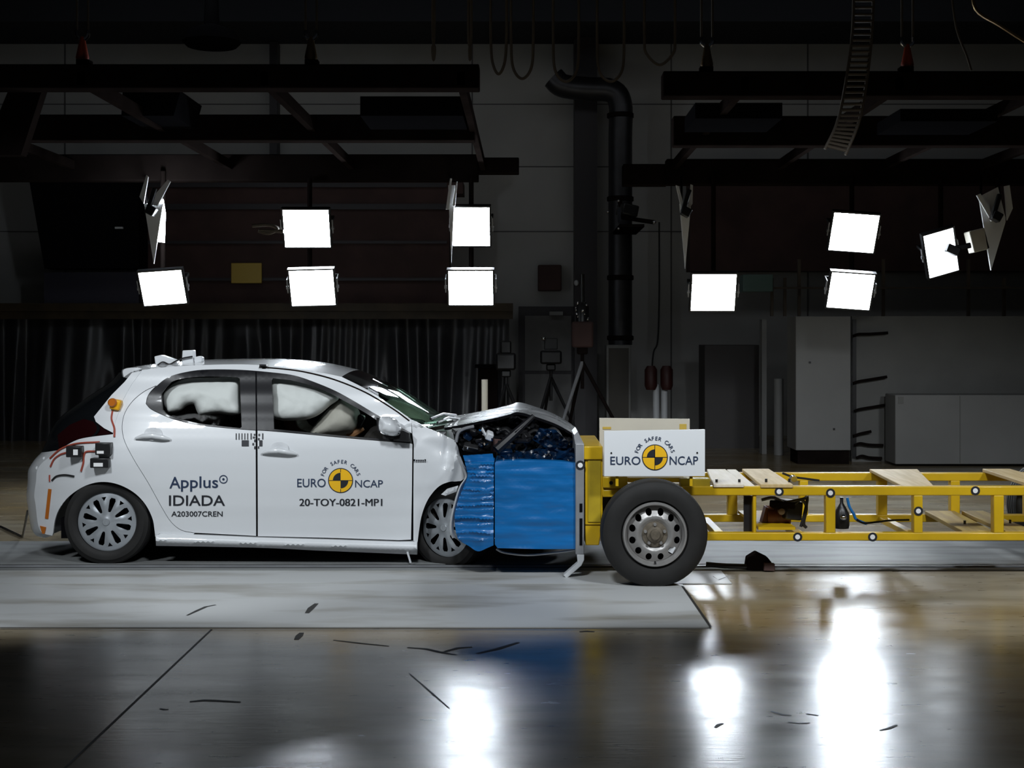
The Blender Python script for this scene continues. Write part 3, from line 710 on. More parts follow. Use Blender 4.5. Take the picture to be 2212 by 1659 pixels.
car = thing('car', 'white hatchback with crushed front, airbags deployed, facing right into the blue barrier', 'car', (at(560, 1222, YC).x, YC, 0))
def both(name, mb, mat, parent=car, **k):
    o = obj(name, mb, mat, parent, **k)
    q = obj(name, mb.mirror(YC), mat, car, **k)
    return o

roof_edge = cr([(307, 799), (360, 793), (426, 789), (520, 787), (590, 791), (650, 798), (700, 806), (738, 814)], 5)
apil_top = cr([(738, 814), (795, 843), (850, 879), (889, 907)], 5)
dlo_top = cr([(316, 872), (320, 856), (332, 840), (363, 815), (410, 802), (457, 798), (523, 799), (584, 804), (636, 811), (681, 826), (726, 845), (771, 870), (816, 897), (862, 921), (889, 936)], 5)
dlo_bot = cr([(889, 957), (801, 950), (711, 942), (590, 931), (524, 927), (426, 917), (379, 906), (348, 894), (326, 883), (316, 872)], 4)
door_cut = cr([(345, 829), (310, 846), (281, 872), (265, 905), (266, 945), (287, 990), (320, 1044), (351, 1100), (370, 1129), (392, 1146), (420, 1152)], 5)
arch = cr([(337, 1179), (334, 1147), (329, 1119), (313, 1088), (288, 1063), (254, 1046), (219, 1041), (185, 1049), (153, 1069), (131, 1094), (119, 1122), (114, 1157)], 5)
tail = cr([(113, 1157), (91, 1151), (82, 1132), (77, 1091), (74, 1069), (78, 1038), (80, 1016), (91, 1000), (106, 988), (128, 972), (160, 953), (188, 945), (244, 938)], 4)
seam = cr([(244, 938), (250, 909), (266, 862), (285, 828), (307, 799)], 4)
# body side: roof rail, A-pillar, quarter panel
k = next(i for i, p in enumerate(dlo_top) if p[0] > 346)
bs = roof_edge[:-1] + apil_top + [(889, 936)] + dlo_top[k:-1][::-1] + door_cut[:] + [(418, 1154), (345, 1153), (337, 1156)] + arch[3:-1] + tail[:-1] + seam[:-1]
body = both('body_side', MB().panel(bs, S, step=8, thick=0.02), M['white_paint'])
def shrink(poly, d):
    """pull an outline inwards by d pixels to leave a shut line"""
    n = len(poly); area2 = sum(poly[i][0] * poly[(i + 1) % n][1] - poly[(i + 1) % n][0] * poly[i][1] for i in range(n)); sg = 1 if area2 > 0 else -1
    out = []
    for i in range(n):
        a = Vector(poly[i - 1]); b = Vector(poly[i]); c = Vector(poly[(i + 1) % n])
        t = (c - a); t = t.normalized() if t.length > 0 else Vector((1, 0)); nn = Vector((-t.y, t.x)) * sg
        q = b + nn * d; out.append((q.x, q.y))
    return out
# doors
i0 = min(range(len(dlo_bot)), key=lambda i: abs(dlo_bot[i][0] - 555))
rd = door_cut[:] + [(480, 1155), (554, 1158), (553, 930)] + [p for p in dlo_bot if p[0] < 552] + [p for p in dlo_top if p[0] < 346]
rear_door = both('rear_door', MB().panel(shrink(rd, 1.2), S, step=9, thick=0.02), M['white_paint'])
fd = [p for p in dlo_bot if p[0] > 556][::1] + [(555, 930), (556, 1159), (711, 1163), (862, 1168), (889, 1166), (891, 1060), (892, 960)]
front_door = both('front_door', MB().panel(shrink(fd, 1.2), S, step=9, thick=0.02), M['white_paint'])
# dark shut-line backing just behind the panels
bk = [(250, 940), (262, 880), (310, 838), (345, 830), (350, 905), (520, 930), (889, 960), (900, 1170), (340, 1160), (300, 1060)]
both('door_aperture', MB().panel(bk, lambda x, y: S(x, y, -0.028), step=14, thick=0.01), M['blackmatt'])
# sill
sill = cr([(337, 1179), (551, 1183), (681, 1189), (801, 1194), (901, 1198)], 4) + [(901, 1170), (862, 1170.5), (711, 1165.5), (556, 1161), (480, 1157.5), (418, 1155), (345, 1154), (336, 1157)]
def sillmap(x, y):
    yt = 1154 + (x - 337) * 17 / 564.0; v = max(0, min(1, (y - yt) / 26.0))
    return at(x, y, 9.955 - 0.03 * math.sin(math.pi * min(1, v * 1.1)) + 0.05 * max(0, v - 0.6))
both('sill', MB().panel(sill, sillmap, step=6, thick=0.06), M['white_paint'])
# black window surround, glass
rg = cr([(348, 851), (362, 833), (380, 821), (426, 814), (480, 813.5), (512, 815)], 4) + [(518, 818), (522, 922), (519, 925)] + cr([(470, 920), (426, 914), (379, 902), (360, 895), (350, 885)], 4)
fg = [(587, 822), (590, 817)] + cr([(627, 821), (669, 832), (711, 849), (756, 873), (801, 899), (829, 920)], 4) + [(826, 948)] + cr([(770, 944), (711, 939), (592, 927)], 4)
dlo = dlo_top[:-1] + dlo_bot[:-1]
trim = both('window_trim', MB().panel(dlo, lambda x, y: S(x, y, 0.002), [rg, fg], step=8, thick=0.03), M['gloss_black'])
both('rear_window', MB().panel(rg, lambda x, y: S(x, y, -0.012), step=16, thick=0.004), M['glass'], rear_door)
both('front_window', MB().panel(fg, lambda x, y: S(x, y, -0.012), step=16, thick=0.004), M['glass'], front_door)
obj('pillar_seam', MB().panel([(551.5, 803), (554.5, 803), (555.5, 929), (552.5, 929)], lambda x, y: S(x, y, 0.004), step=10, thick=0.004), M['blackmatt'], trim)
obj('fixed_quarter_light', MB().panel([(829, 920), (862, 925), (885, 938), (884, 953), (828, 948)], lambda x, y: S(x, y, 0.006), step=10, thick=0.01), M['black'], trim)
# roof and windscreen
def crossed(near, centre, nu=15, mirror_x=True, n_res=6):
    rows = []
    for a, b in zip(near, centre):
        N = S(*a) if len(a) == 2 else Vector(a); C = at(b[0], b[1], YC)
        row = []
        for i in range(nu):
            u = -1 + 2 * i / (nu - 1); w = 1 - abs(u) ** 2.4
            row.append(Vector((N.x + (C.x - N.x) * w, N.y + (2 * YC - 2 * N.y) * (u + 1) / 2, N.z + (C.z - N.z) * w)))
        rows.append(row)
    return rows
def res(pts, n=5): return cr(pts, n)
near = res([(300, 803), (307, 799), (360, 793), (426, 789), (520, 787), (590, 791), (650, 798), (700, 806), (738, 814)])
cen = res([(285, 796), (296, 792), (345, 784.5), (418, 778), (520, 775), (590, 775), (650, 778), (708, 786), (768, 800)])
roof = obj('roof', MB().grid(crossed(near, cen, 21)), M['white_paint'], car, ang=60)
near = res([(738, 814), (795, 843), (850, 879), (885, 908), (912, 921)])
cen2 = res([(768, 800), (805, 815), (862, 842), (928, 883), (975, 910)])
wr = crossed(near, cen2, 21)
ws = obj('windscreen', MB().grid(wr[7:]), M['windscreen'], car, ang=60)
obj('dark_header_band', MB().grid(wr[:8]), M['hatch_glass'], ws, ang=60)  # opaque dark glass: black frit plus the roof's shading put into the colour
wp = MB().tube([at(806, 818, 10.35), at(838, 834, 10.35)], 0.006, 6); obj('rear_view_mount', wp, M['chrome'], ws)
obj('scuttle', MB().tube([at(915, 924, 10.15), at(972, 914, YC), at(915, 924, 11.45)], 0.035, 8), M['black'], car)
for (a, b) in (((930, 905), (985, 897)), ((945, 913), (992, 905))): obj('wiper', MB().tube([at(*a, 10.3), at((a[0] + b[0]) / 2, b[1] - 3, 10.5), at(*b, 10.9)], 0.01, 6), M['black'], ws)
# rear end: hatch glass, tail lamp, bumper
nh = res([(300, 803), (269, 826), (241, 854), (206, 898), (216, 925), (200, 944), (160, 953), (130, 972)])
ch_ = res([(270, 803), (252, 824), (215, 848), (150, 893), (124, 925), (119, 942), (113, 958), (108, 972)])
obj('hatch', MB().grid(crossed(nh, ch_, 21)), M['hatch_glass'], car, ang=60)
nb = res([(130, 972), (106, 988), (91, 1000), (80, 1016), (78, 1038), (74, 1069), (77, 1091), (82, 1132), (91, 1151), (113, 1157)])
cb = res([(108, 972), (95, 985), (86, 998), (79, 1012), (78, 1036), (75, 1066), (78, 1090), (84, 1128), (95, 1147), (115, 1153)])
bumper = obj('rear_bumper', MB().grid(crossed(nb, cb, 21)), M['white_paint'], car, ang=60)
obj('number_plate_light', MB().sphere(at(82, 1012, 10.22), 0.02, 8), M['white_metal'], bumper)
obj('number_plate_light', MB().sphere(at(96, 991, 10.2), 0.016, 8), M['white_metal'], bumper)
hp = both('hatch_side', MB().panel([(306, 801), (285, 829), (266, 863), (250, 909), (244, 935), (225, 925), (207, 911), (203, 900), (241, 853), (269, 825), (285, 805)], lambda x, y: S(x, y, 0.004), step=8, thick=0.02), M['white_paint'])
both('tail_lamp', MB().panel([(243, 937), (228, 928), (206, 912), (180, 905), (150, 918), (124, 940), (128, 968), (160, 951), (188, 943)], lambda x, y: S(x, y, -0.012), step=8, thick=0.03), M['red_lens'])
# spoiler
sp = []
for (y, dx) in ((9.98 + 0.24, 6), (10.25, 1), (10.5, -4), (10.8, -6), (11.1, -4), (11.35, 1), (11.38, 6)):
    prof = cr([(312, 798), (285, 794), (266, 797), (262, 805), (268, 822), (282, 812), (310, 803)], 4, True)
    sp.append([Vector((at(p[0] + dx, p[1] - (2 if 10.3 < y < 11.3 else 0), 10.25).x, y, at(p[0], p[1], 10.25).z)) for p in prof] + [Vector((at(prof[0][0] + dx, prof[0][1], 10.25).x, y, at(prof[0][0], prof[0][1], 10.25).z))])
mb = MB().grid(sp); mb.add(sp[0], [list(range(len(sp[0])))]); mb.add(sp[-1], [list(range(len(sp[-1])))])
obj('spoiler', mb, M['white_paint'], car, ang=50)
# front wing, buckled
wing = [(889, 907), (901, 912), (922, 924), (952, 936), (982, 951), (989, 965), (995, 990), (1004, 1014), (1009, 1029), (996, 1039)] + cr([(985, 1040), (970, 1041), (949, 1050), (931, 1069), (919, 1090), (910, 1117), (905, 1147), (902, 1172)], 4) + [(893, 1168), (893, 1060), (894, 960), (891, 940)]
def wingmap(x, y):
    d = 0.035 * math.exp(-((x - 968) / 9) ** 2) * (1 if y < 1010 else 0.4) - 0.05 * math.exp(-((x - 985 + (y - 980) * 0.3) / 10) ** 2)
    d += 0.03 * math.exp(-((y - 955 - (x - 900) * 0.25) / 12) ** 2) * max(0, (x - 905) / 90)
    d += 0.010 * noise.noise(Vector((x / 34, y / 40, 3)))
    return at(x, y, Dside(min(x, 960), y) - 0.01 + d + max(0, x - 985) * 0.001)
obj('front_wing', MB().panel(wing, wingmap, step=6, thick=0.012), M['white_paint'], car, ang=50)
obj('front_wing', MB().panel([(889, 907), (952, 936), (982, 951), (1004, 1014), (970, 1041), (931, 1069), (905, 1147), (893, 1168), (891, 940)], wingmap, step=10, thick=0.012).mirror(YC), M['white_paint'], car)
# small badge bars on the wing
mb = MB()
for i, x in enumerate((894, 899, 903.5, 908, 912.5, 917)): rect2d(mb, x, 991.5 if i in (0, 5) else 992.5, x + 3.6, 996, lambda a, b: wingmap(a, b) - Vector((0, 0.016, 0)))
obj('badge', mb, M['ink'], car, flat=True)
# torn liner edge curling down over the wheel
ln = cr([(990, 985), (996, 1000), (1005, 1018), (1008, 1032), (995, 1053), (983, 1092), (976, 1126), (976, 1150), (981, 1163)], 5)
rows = [[at(p[0] - 4, p[1], 9.66), at(p[0], p[1] - 1, 9.62), at(p[0] + 5, p[1] + 1, 9.66), at(p[0] + 3, p[1] + 1, 9.9)] for p in ln]
obj('torn_wing_edge', MB().grid(rows), M['white_metal'], car, ang=60)
# bonnet folded like a tent
nn = res([(960, 924), (1010, 915), (1060, 905), (1098, 896), (1118, 890), (1150, 898), (1196, 914), (1225, 929), (1244, 941)], 5)
cc = res([(962, 917), (1003, 903), (1057, 893), (1098, 888), (1122, 886), (1155, 887), (1196, 899), (1224, 914), (1248, 929)], 5)
rows = []
for a, b in zip(nn, cc):
    N = at(a[0], a[1], 9.95); C = at(b[0], b[1], 10.7); row = []
    for i in range(25):
        u = -1 + 2 * i / 24; w = 1 - abs(u) ** 1.6
        p = Vector((N.x + (C.x - N.x) * w, N.y + 1.5 * (u + 1) / 2, N.z + (C.z - N.z) * w))
        p.z += 0.012 * noise.noise(Vector((p.x * 5, p.y * 4, 1))) * (1 - abs(u)); p.x += 0.008 * noise.noise(Vector((p.x * 3, p.y * 4, 7)))
        row.append(p)
    rows.append(row)
rows2 = [[p - Vector((0, 0, 0.02)) for p in r] for r in rows]
mb = MB().grid(rows); mb.grid(rows2, 1); mb.grid([[r[0] for r in rows], [r[0] for r in rows2]], 1); mb.grid([rows[-1], rows2[-1]]); mb.grid([rows[0], rows2[0]])
obj('bonnet', mb, [M['white_paint'], M['blackmatt']], car, ang=40, weld=False)
# crushed engine bay
random.seed(11)
def crush(x, y): return at(x, y, 10.02 + 0.16 * noise.noise(Vector((x / 22, y / 16, 5))) + 0.06 * noise.noise(Vector((x / 7, y / 6, 9))))
eb = obj('crushed_engine_bay', MB().panel([(978, 930), (1022, 917), (1090, 899), (1150, 899), (1200, 917), (1238, 942), (1238, 972), (1150, 972), (1000, 976), (984, 965)], crush, step=5, thick=0.9), M['black'], car, ang=20)
for i in range(26):
    x = random.uniform(990, 1230); y = random.uniform(930 + (12 if x > 1150 else 0), 978); s = random.uniform(0.02, 0.07)
    obj('engine_fragment', MB().obox(at(x, y, random.uniform(9.78, 9.92)), s * random.uniform(0.6, 2.2), s, s * random.uniform(0.4, 1.4), (random.uniform(-1, 1), random.uniform(-1, 1), random.uniform(-1, 1))),
        M[random.choice(['navy', 'black', 'black', 'steel_brown', 'navy', 'gloss_black', 'black'])], eb, bevel=0.006)
obj('washer_bottle', MB().obox(at(1057, 941, 9.8), 0.05, 0.08, 0.055, (0.3, 0.4, 0.2)).obox(at(1046, 935, 9.8), 0.02, 0.03, 0.09, (0, -0.5, 0)), M['white_metal'], eb, bevel=0.012)
obj('support_strut', MB().tube([at(1152, 899, 9.85), at(1110, 938, 9.75), at(1072, 972, 9.7)], [0.018, 0.03, 0.035], 8), M['gloss_black'], eb)
obj('support_strut', MB().tube([at(1150, 903, 9.83), at(1112, 935, 9.73)], 0.006, 6), M['chrome'], eb)
obj('broken_lamp', MB().panel([(1165, 925), (1200, 928), (1228, 955), (1218, 985), (1180, 968), (1150, 950)], lambda x, y: at(x, y, 9.74 + 0.05 * noise.noise(Vector((x / 9, y / 9, 2)))), step=7, thick=0.03), M['navy'], eb, ang=15)
for (x, y, s) in ((1190, 937, 0.02), (1175, 945, 0.026), (1050, 958, 0.03), (1038, 926, 0.03), (1082, 969, 0.018), (1010, 968, 0.016), (1063, 950, 0.02), (1112, 975, 0.016)):
    obj('bright_shard', MB().obox(at(x, y, 9.7), s, s * 0.6, s * 0.5, (x, y, x)), M['chrome'], eb)
for i in range(5):
    x = random.uniform(1000, 1180); y = random.uniform(930, 960)
    obj('hose', MB().tube([at(*p, 9.86) for p in cr([(x, y), (x + 20, y - 8), (x + 35, y + 14), (x + 22, y + 30)], 5)], 0.012, 7), M['black'], eb)
obj('bent_bracket', MB().tube([at(*p, 9.82) for p in cr([(985, 955), (990, 935), (1003, 926), (1024, 921)], 5)], 0.012, 7), M['alu'], eb)
# underbody, wheel wells, cabin
obj('underbody', MB().box(at(120, 0, 10).x, at(980, 0, 10).x, 10.12, 11.48, 0.17, 0.32).box(at(980, 0, 10).x, at(1235, 0, 10).x, 10.5, 11.5, 0.12, 0.5), M['blackmatt'], car)  # second box added under the nose to shade the lane below the barrier
for a in (229, 958): obj('wheel_well', MB().box(at(a - 108, 0, 9.93).x, at(a + 105, 0, 9.93).x, 10.22, 11.38, 0.22, 0.72), M['blackmatt'], car)
obj('cabin_floor', MB().box(at(330, 0, 10).x, at(940, 0, 10).x, 10.12, 11.48, 0.32, 0.86), M['interior'], car)
obj('dashboard', MB().prism([(780, 950), (800, 925), (850, 905), (910, 915), (930, 990), (780, 990)], 10.2, 1.2), M['interior'], car, bevel=0.03)
obj('far_lining', MB().prism([(350, 810), (700, 825), (880, 940), (340, 940)], 11.28, 0.03), M['interior'], car)
def pillow(poly, D0, bulge, fn=None, n=4):
    pl = poly; mx = max(segdist((x, y), pl) for x in range(int(min(p[0] for p in pl)), int(max(p[0] for p in pl)), 6) for y in range(int(min(p[1] for p in pl)), int(max(p[1] for p in pl)), 6) if inside((x, y), pl))
    def m(x, y):
        d = min(1, segdist((x, y), pl) / mx); w = math.sqrt(max(0, 1 - (1 - d) ** 2))
        return at(x, y, D0(x, y) - bulge * w + 0.012 * noise.noise(Vector((x / 14, y / 14, 4))) * w)
    return m
bag = cr([(353, 850), (379, 826), (410, 817), (460, 816), (514, 816), (518, 850), (519, 888), (504, 897), (467, 893), (434, 898), (425, 888), (418, 874), (401, 877), (386, 888), (362, 893), (352, 874)], 4, True)
obj('curtain_airbag', MB().panel(bag, pillow(bag, lambda x, y: Dside(x, y) + 0.16, 0.11), step=6, thick=0.05), M['airbag'], car, ang=70)
bag = cr([(585, 818), (636, 820), (687, 835), (730, 858), (711, 877), (681, 900), (645, 908), (590, 903), (584, 860)], 5, True)
obj('side_airbag', MB().panel(bag, pillow(bag, lambda x, y: Dside(x, y) + 0.17, 0.12), step=6, thick=0.05), M['airbag'], car, ang=70)
bag = cr([(730, 866), (752, 872), (772, 888), (775, 912), (762, 936), (720, 945), (668, 943), (690, 905)], 5, True)
obj('driver_airbag', MB().panel(bag, pillow(bag, lambda x, y: 10.34, 0.20), step=7, thick=0.1), M['airbag_grey'], car, ang=70)
bag = cr([(836, 866), (870, 870), (905, 886), (926, 902), (922, 928), (860, 930), (828, 895)], 5, True)
obj('passenger_airbag', MB().panel(bag, pillow(bag, lambda x, y: 10.75, 0.15), step=8, thick=0.1), M['airbag_grey'], car, ang=70)
for (a, b) in ((420, 520), (600, 690)):
    mb = MB().prism([(a, 1000), (a + 15, 930), (a + 5, 880), (a + 25, 872), (a + 45, 925), (b, 945), (b + 10, 1000)], 10.45, 0.5)
    st = obj('seat', mb, M['seat'], car, bevel=0.03)
    obj('headrest', MB().obox(at(a + 18, 858, 10.7), 0.08, 0.24, 0.14), M['seat'], st, bevel=0.03)
obj('steering_column', MB().obox(at(777, 910, 10.35), 0.05, 0.1, 0.10, (0, 0.45, 0)), M['black'], car, bevel=0.012)
obj('dummy_hand', MB().tube([at(752, 942, 10.32), at(768, 935, 10.3), at(786, 926, 10.3)], [0.03, 0.028, 0.014], 8), M['skin'], car)
# handles, mirror
for (dr, c) in ((rear_door, (330, 941)), (front_door, (603, 973))):
    hd = MB(); pts = [(c[0] - 38, c[1] + 4), (c[0] - 22, c[1] - 1), (c[0], c[1] - 2), (c[0] + 22, c[1] + 2), (c[0] + 38, c[1] + 6)]
    pts = [(p[0], p[1] + 2) for p in pts]
    hd.tube([S(*p, 0.012 + 0.03 * math.sin(math.pi * i / 4)) for i, p in enumerate(pts)], [0.008, 0.017, 0.019, 0.017, 0.008], 10)
    obj('door_handle', hd, M['white_paint'], dr, ang=60)
    cup = MB().panel(cr([(c[0] - 18, c[1] - 3), (c[0] - 14, c[1] - 14), (c[0] + 2, c[1] - 18), (c[0] + 17, c[1] - 12), (c[0] + 20, c[1] + 4), (c[0] + 10, c[1] + 10), (c[0] - 10, c[1] + 9)], 4, True), lambda x, y: S(x, y, 0.0015 - 0.014 * math.exp(-((x - c[0]) / 13) ** 2 - ((y - c[1] + 4) / 9) ** 2) + 0.0145), step=4, thick=0.01)
    obj('handle_recess', cup, M['white_paint'], dr, ang=60)
mir = obj('door_mirror', MB().panel(cr([(819, 906), (828, 901), (848, 904), (862, 918), (865, 932), (858, 941), (836, 940), (820, 932)], 5, True), pillow([(819, 906), (828, 901), (848, 904), (862, 918), (865, 932), (858, 941), (836, 940), (820, 932)], lambda x, y: 9.86, 0.10), step=4, thick=0.10), M['white_paint'], car, ang=60)
obj('mirror_foot', MB().panel([(852, 938), (870, 930), (884, 936), (884, 955), (850, 952)], lambda x, y: at(x, y, 9.86), step=6, thick=0.15), M['black'], mir)
obj('mirror_surround', MB().panel([(813, 902), (820, 903), (820, 935), (815, 930)], lambda x, y: at(x, y, 9.87), step=6, thick=0.1), M['black'], mir)
obj('drip_groove', MB().tube([S(x, y, 0.001) for x, y in cr([(560, 793), (610, 797), (660, 804), (722, 820), (790, 848), (850, 884), (884, 909)], 6)], 0.006, 6), M['steel_dark'], body)
obj('roof_mount', MB().obox(at(569, 789, 10.14), 0.05, 0.05, 0.014), M['black'], car)
# decals
lift = lambda x, y: S(x, y, 0.004)
mb = MB(); text(mb, 'A', (366, 1030, 390, 1055), lift, 0.008); text(mb, 'pplus', (391, 1029, 471, 1062), lift, 0.008)
obj('lettering', mb, M['ink_blue'], rear_door, flat=True)
mb = MB(); disc(mb, (482.6, 1035.3), 2.6, lift); ro = ring2d((482.6, 1035.3), 9.2); ri = ring2d((482.6, 1035.3), 7.2)
mb.add([lift(*p) for p in ro] + [lift(*p) for p in ri], [(i, (i + 1) % 48, (i + 1) % 48 + 48, i + 48) for i in range(48)])
obj('ring_emblem', mb, M['ink_blue'], rear_door, flat=True)
obj('lettering', text(MB(), 'IDIADA', (365, 1070, 486, 1092.5), lift, 0.010), M['ink'], rear_door, flat=True)
obj('lettering', text(MB(), 'A203007CREN', (370, 1104.5, 481, 1116), lift, 0.012), M['ink'], rear_door, flat=True)
mb = MB()
for i in range(5): rect2d(mb, 509 + i * 6.2, 936, 511.5 + i * 6.2, 949.5, lift)
rect2d(mb, 522, 951, 537.5, 964, lift)
obj('coded_marker', mb, M['ink'], rear_door, flat=True)
mb = MB()
for (a, b, c, d) in ((541, 936, 544, 949), (548, 937, 552, 941), (546, 943, 551, 947), (549, 949, 553, 955), (545, 957, 549, 962), (549, 964, 553, 970)): rect2d(mb, a, b, c, d, lift)
obj('coded_marker', mb, M['ink'], rear_door, flat=True)
mb = MB()
for (a, b, c, d) in ((558, 937, 562, 942), (566, 936, 569, 949), (557, 946, 561, 951), (560, 951, 567, 964), (557, 964, 560, 969)): rect2d(mb, a, b, c, d, lift)
obj('coded_marker', mb, M['ink'], front_door, flat=True)
def ncap(parent, c, r, euro, nc, ar, ah, fn):
    f3 = lambda x, y: fn(x, y, 0.004)
    obj('lettering', text(MB(), 'EURO', euro, f3, 0.004), M['ink_blue'], parent, flat=True)
    obj('lettering', text(MB(), 'NCAP', nc, f3, 0.004), M['ink_blue'], parent, flat=True)
    obj('lettering', arc_text(MB(), 'FOR SAFER CARS', c, ar, ah, 162, 19, f3, 0.008), M['ink_blue'], parent, flat=True)
    obj('roundel', roundel(c, r, fn), [M['ink'], M['logo_yellow']], parent, flat=True)
ncap(front_door, (735.7, 1038), 27, (642, 1034, 703.5, 1052.5), (767, 1037, 827, 1053), 37, 8, S)
mb = MB()
for dx in (-0.5, 0.5): text(mb, '20-TOY-0821-MP1', (647 + dx, 1077.5, 825.5 + dx, 1093), lambda x, y, dx=dx: S(x, y, 0.004 + 0.0004 * dx))
obj('lettering', mb, M['ink'], front_door, flat=True)
obj('side_reflector', MB().panel([(104, 1056), (111, 1057), (104, 1121), (97, 1120)], lambda x, y: S(x, y, 0.006), step=6, thick=0.008), M['orange'], car)
obj('lower_reflector', MB().panel([(86, 1136), (99, 1139), (96, 1153), (91, 1153)], lambda x, y: S(x, y, 0.012), step=6, thick=0.008), M['orange'], car)

def tyre_mb(c, Ro, Ri, w, yaw=0.0):
    hw = w / 2
    prof = [(Ri, -hw * 0.78), (Ri + 0.012, -hw * 0.92), (Ri + (Ro - Ri) * 0.35, -hw * 1.0), (Ri + (Ro - Ri) * 0.62, -hw * 1.0), (Ro - 0.028, -hw * 0.93), (Ro - 0.010, -hw * 0.84), (Ro, -hw * 0.66)]
    for g in (-0.35, 0.0, 0.35): prof += [(Ro, hw * (g - 0.06)), (Ro - 0.007, hw * (g - 0.04)), (Ro - 0.007, hw * (g + 0.04)), (Ro, hw * (g + 0.06))]
    prof += [(r, -d) for (r, d) in prof[:7][::-1]]
    return MB().lathe(prof, c, 64, (math.sin(yaw), math.cos(yaw), 0))
def hubcap(parent, c, Rr, yaw, spin, face):
    """c: wheel centre, face: distance of the cover in front of it"""
    ax = Vector((math.sin(yaw), math.cos(yaw), 0)); u = Vector((ax.y, -ax.x, 0))
    def m(x, z, extra=0.0):
        r = math.hypot(x, z) / Rr
        return c + u * x + Vector((0, 0, -z)) + ax * (-face + 0.026 * r * r - 0.014 * math.exp(-(r / 0.16) ** 2) - 0.006 * math.cos(8 * (math.atan2(-z, x) - R(spin + 22.5))) * max(0, 1 - abs(r - 0.55) / 0.35))
    holes = []
    for kk in range(8):
        a = R(spin + 45 * kk)
        def rp(r, t): return (Rr * (r * math.cos(a) - t * math.sin(a)), -Rr * (r * math.sin(a) + t * math.cos(a)))
        holes.append([rp(.34, -.03), rp(.40, -.055), rp(.74, -.105), rp(.82, -.07), rp(.82, .07), rp(.74, .105), rp(.40, .055), rp(.34, .03)])
        a = R(spin + 22.5 + 45 * kk)
        holes.append([rp(.70, 0), rp(.84, -.085), rp(.84, .085)])
    o = obj('hubcap', MB().panel([(Rr * math.cos(2 * math.pi * i / 64), Rr * math.sin(2 * math.pi * i / 64)) for i in range(64)], m, holes, step=Rr / 14, thick=0.008), M['silver'], parent, ang=25)
    obj('centre_badge', MB().lathe([(0, 0.004), (Rr * 0.11, 0.004), (Rr * 0.14, 0.012)], c - ax * (face + 0.016), 24, ax), M['silver'], o)
    return o
def car_wheel(px, py, D, Ro, Rr, yaw=0.0, spin=30, w=0.19, mirror=False, sink=0.004):
    c = at(px, py, D); c.z = Ro - sink
    ax = Vector((math.sin(yaw), math.cos(yaw), 0)); c = c + ax * (w / 2)
    if mirror: c.y = 2 * YC - c.y
    tm = tyre_mb(c, Ro, Rr * 1.0, w, yaw)
    for v in tm.v:
        if v.z < 0.007: v.z = 0.007
    wh = obj('wheel', tm, M['rubber'], car, ang=30)
    obj('inner_rim', MB().lathe([(0, 0.02), (Rr * 0.98, 0.02), (Rr * 1.02, -0.06), (Rr * 1.02, 0.06)], c, 40, ax), M['blackmatt'], wh)
    if not mirror: hubcap(wh, c, Rr, yaw, spin, w / 2 - 0.008)
car_wheel(229, 1132, 9.98, 0.310, 0.213)
car_wheel(229, 1132, 9.98, 0.310, 0.213, mirror=True)
car_wheel(958, 1143, 9.985, 0.310, 0.213, yaw=R(32), spin=-90, sink=0.045)
car_wheel(958, 1143, 9.98, 0.310, 0.213, mirror=True)
obj('liner_scrap', MB().panel([(953, 1068), (966, 1056), (990, 1049), (986, 1062), (962, 1071)], lambda x, y: at(x, y, 9.84 + 0.03 * noise.noise(Vector((x / 9, y / 9, 1)))), step=5, thick=0.01), M['white_metal'], car)
obj('dangling_strip', MB().tube([at(880, 1192, 9.95), at(887, 1216, 9.94)], 0.008, 6), M['white_metal'], car)

# things fixed on the car
def car_box(px0, py0, px1, py1, label, lab):
    c = S((px0 + px1) / 2, (py0 + py1) / 2)
    t = thing('data_logger', label, 'data logger', S((px0 + px1) / 2, py1, 0.02), 'black boxes on the rear wing')
    D = min(Dside(x, y) for x in (px0, px1) for y in (py0, py1)) - 0.055; D2 = max(Dside(x, y) for x in (px0, px1) for y in (py0, py1))
    obj('case', MB().pbox(px0, py0, px1, py1, D, D2 - D), M['black'], t, bevel=0.006)
    obj('white_label', MB().pbox(*lab, D - 0.002, 0.004), M['tape'], t)
car_box(142, 964, 176, 988, 'black box nearest the tail on the rear wing', (158, 971, 168, 983))
car_box(205, 957, 238, 983, 'black box nearest the rear door, upper of two', (209, 974, 224, 980))
car_box(194, 990, 234, 1011, 'lowest black box on the rear wing with white label', (202, 1000, 222, 1008))
def wire(pts, label, mat, r=0.007):
    tag(obj('sensor_cable', MB().tube([S(p[0], p[1], r * 0.9) for p in cr(pts, 5)], r, 7), M[mat]), label, 'cable', 'taped cables on the car')
wire([(108, 990), (128, 972), (150, 962), (175, 957), (215, 955)], 'red cable along the top edge of the rear wing', 'cable_red')
wire([(109, 1008), (117, 992), (130, 982), (143, 978)], 'red cable curving down from the box nearest the tail', 'cable_red')
wire([(205, 975), (186, 976), (181, 986), (180, 1000), (175, 1018)], 'red cable dropping beside the lowest black box', 'cable_red')
wire([(112, 1038), (122, 1029), (140, 1026), (160, 1029)], 'short black cable above the rear wheel arch', 'black')
wire([(107, 1026), (107, 1040)], 'very short red cable above the orange reflector', 'cable_red', 0.006)
wire([(243, 888), (241, 905), (247, 925), (247, 944)], 'red cable below the yellow emergency button', 'cable_red')
t = thing('emergency_button', 'yellow emergency button with orange knob on the rear pillar', 'button', S(247, 887, 0.02))
obj('case', MB().obox(S(251, 874, 0.02), 0.075, 0.07, 0.075, (0, 0.2, 0)), M['amber'], t, bevel=0.012)
obj('knob', MB().lathe([(0, 0), (0.024, 0.0), (0.032, 0.012), (0.032, 0.03), (0.016, 0.034), (0.016, 0.06), (0, 0.06)], S(241, 870, 0.09), 18, (0, 1, 0)), M['orange'], t)
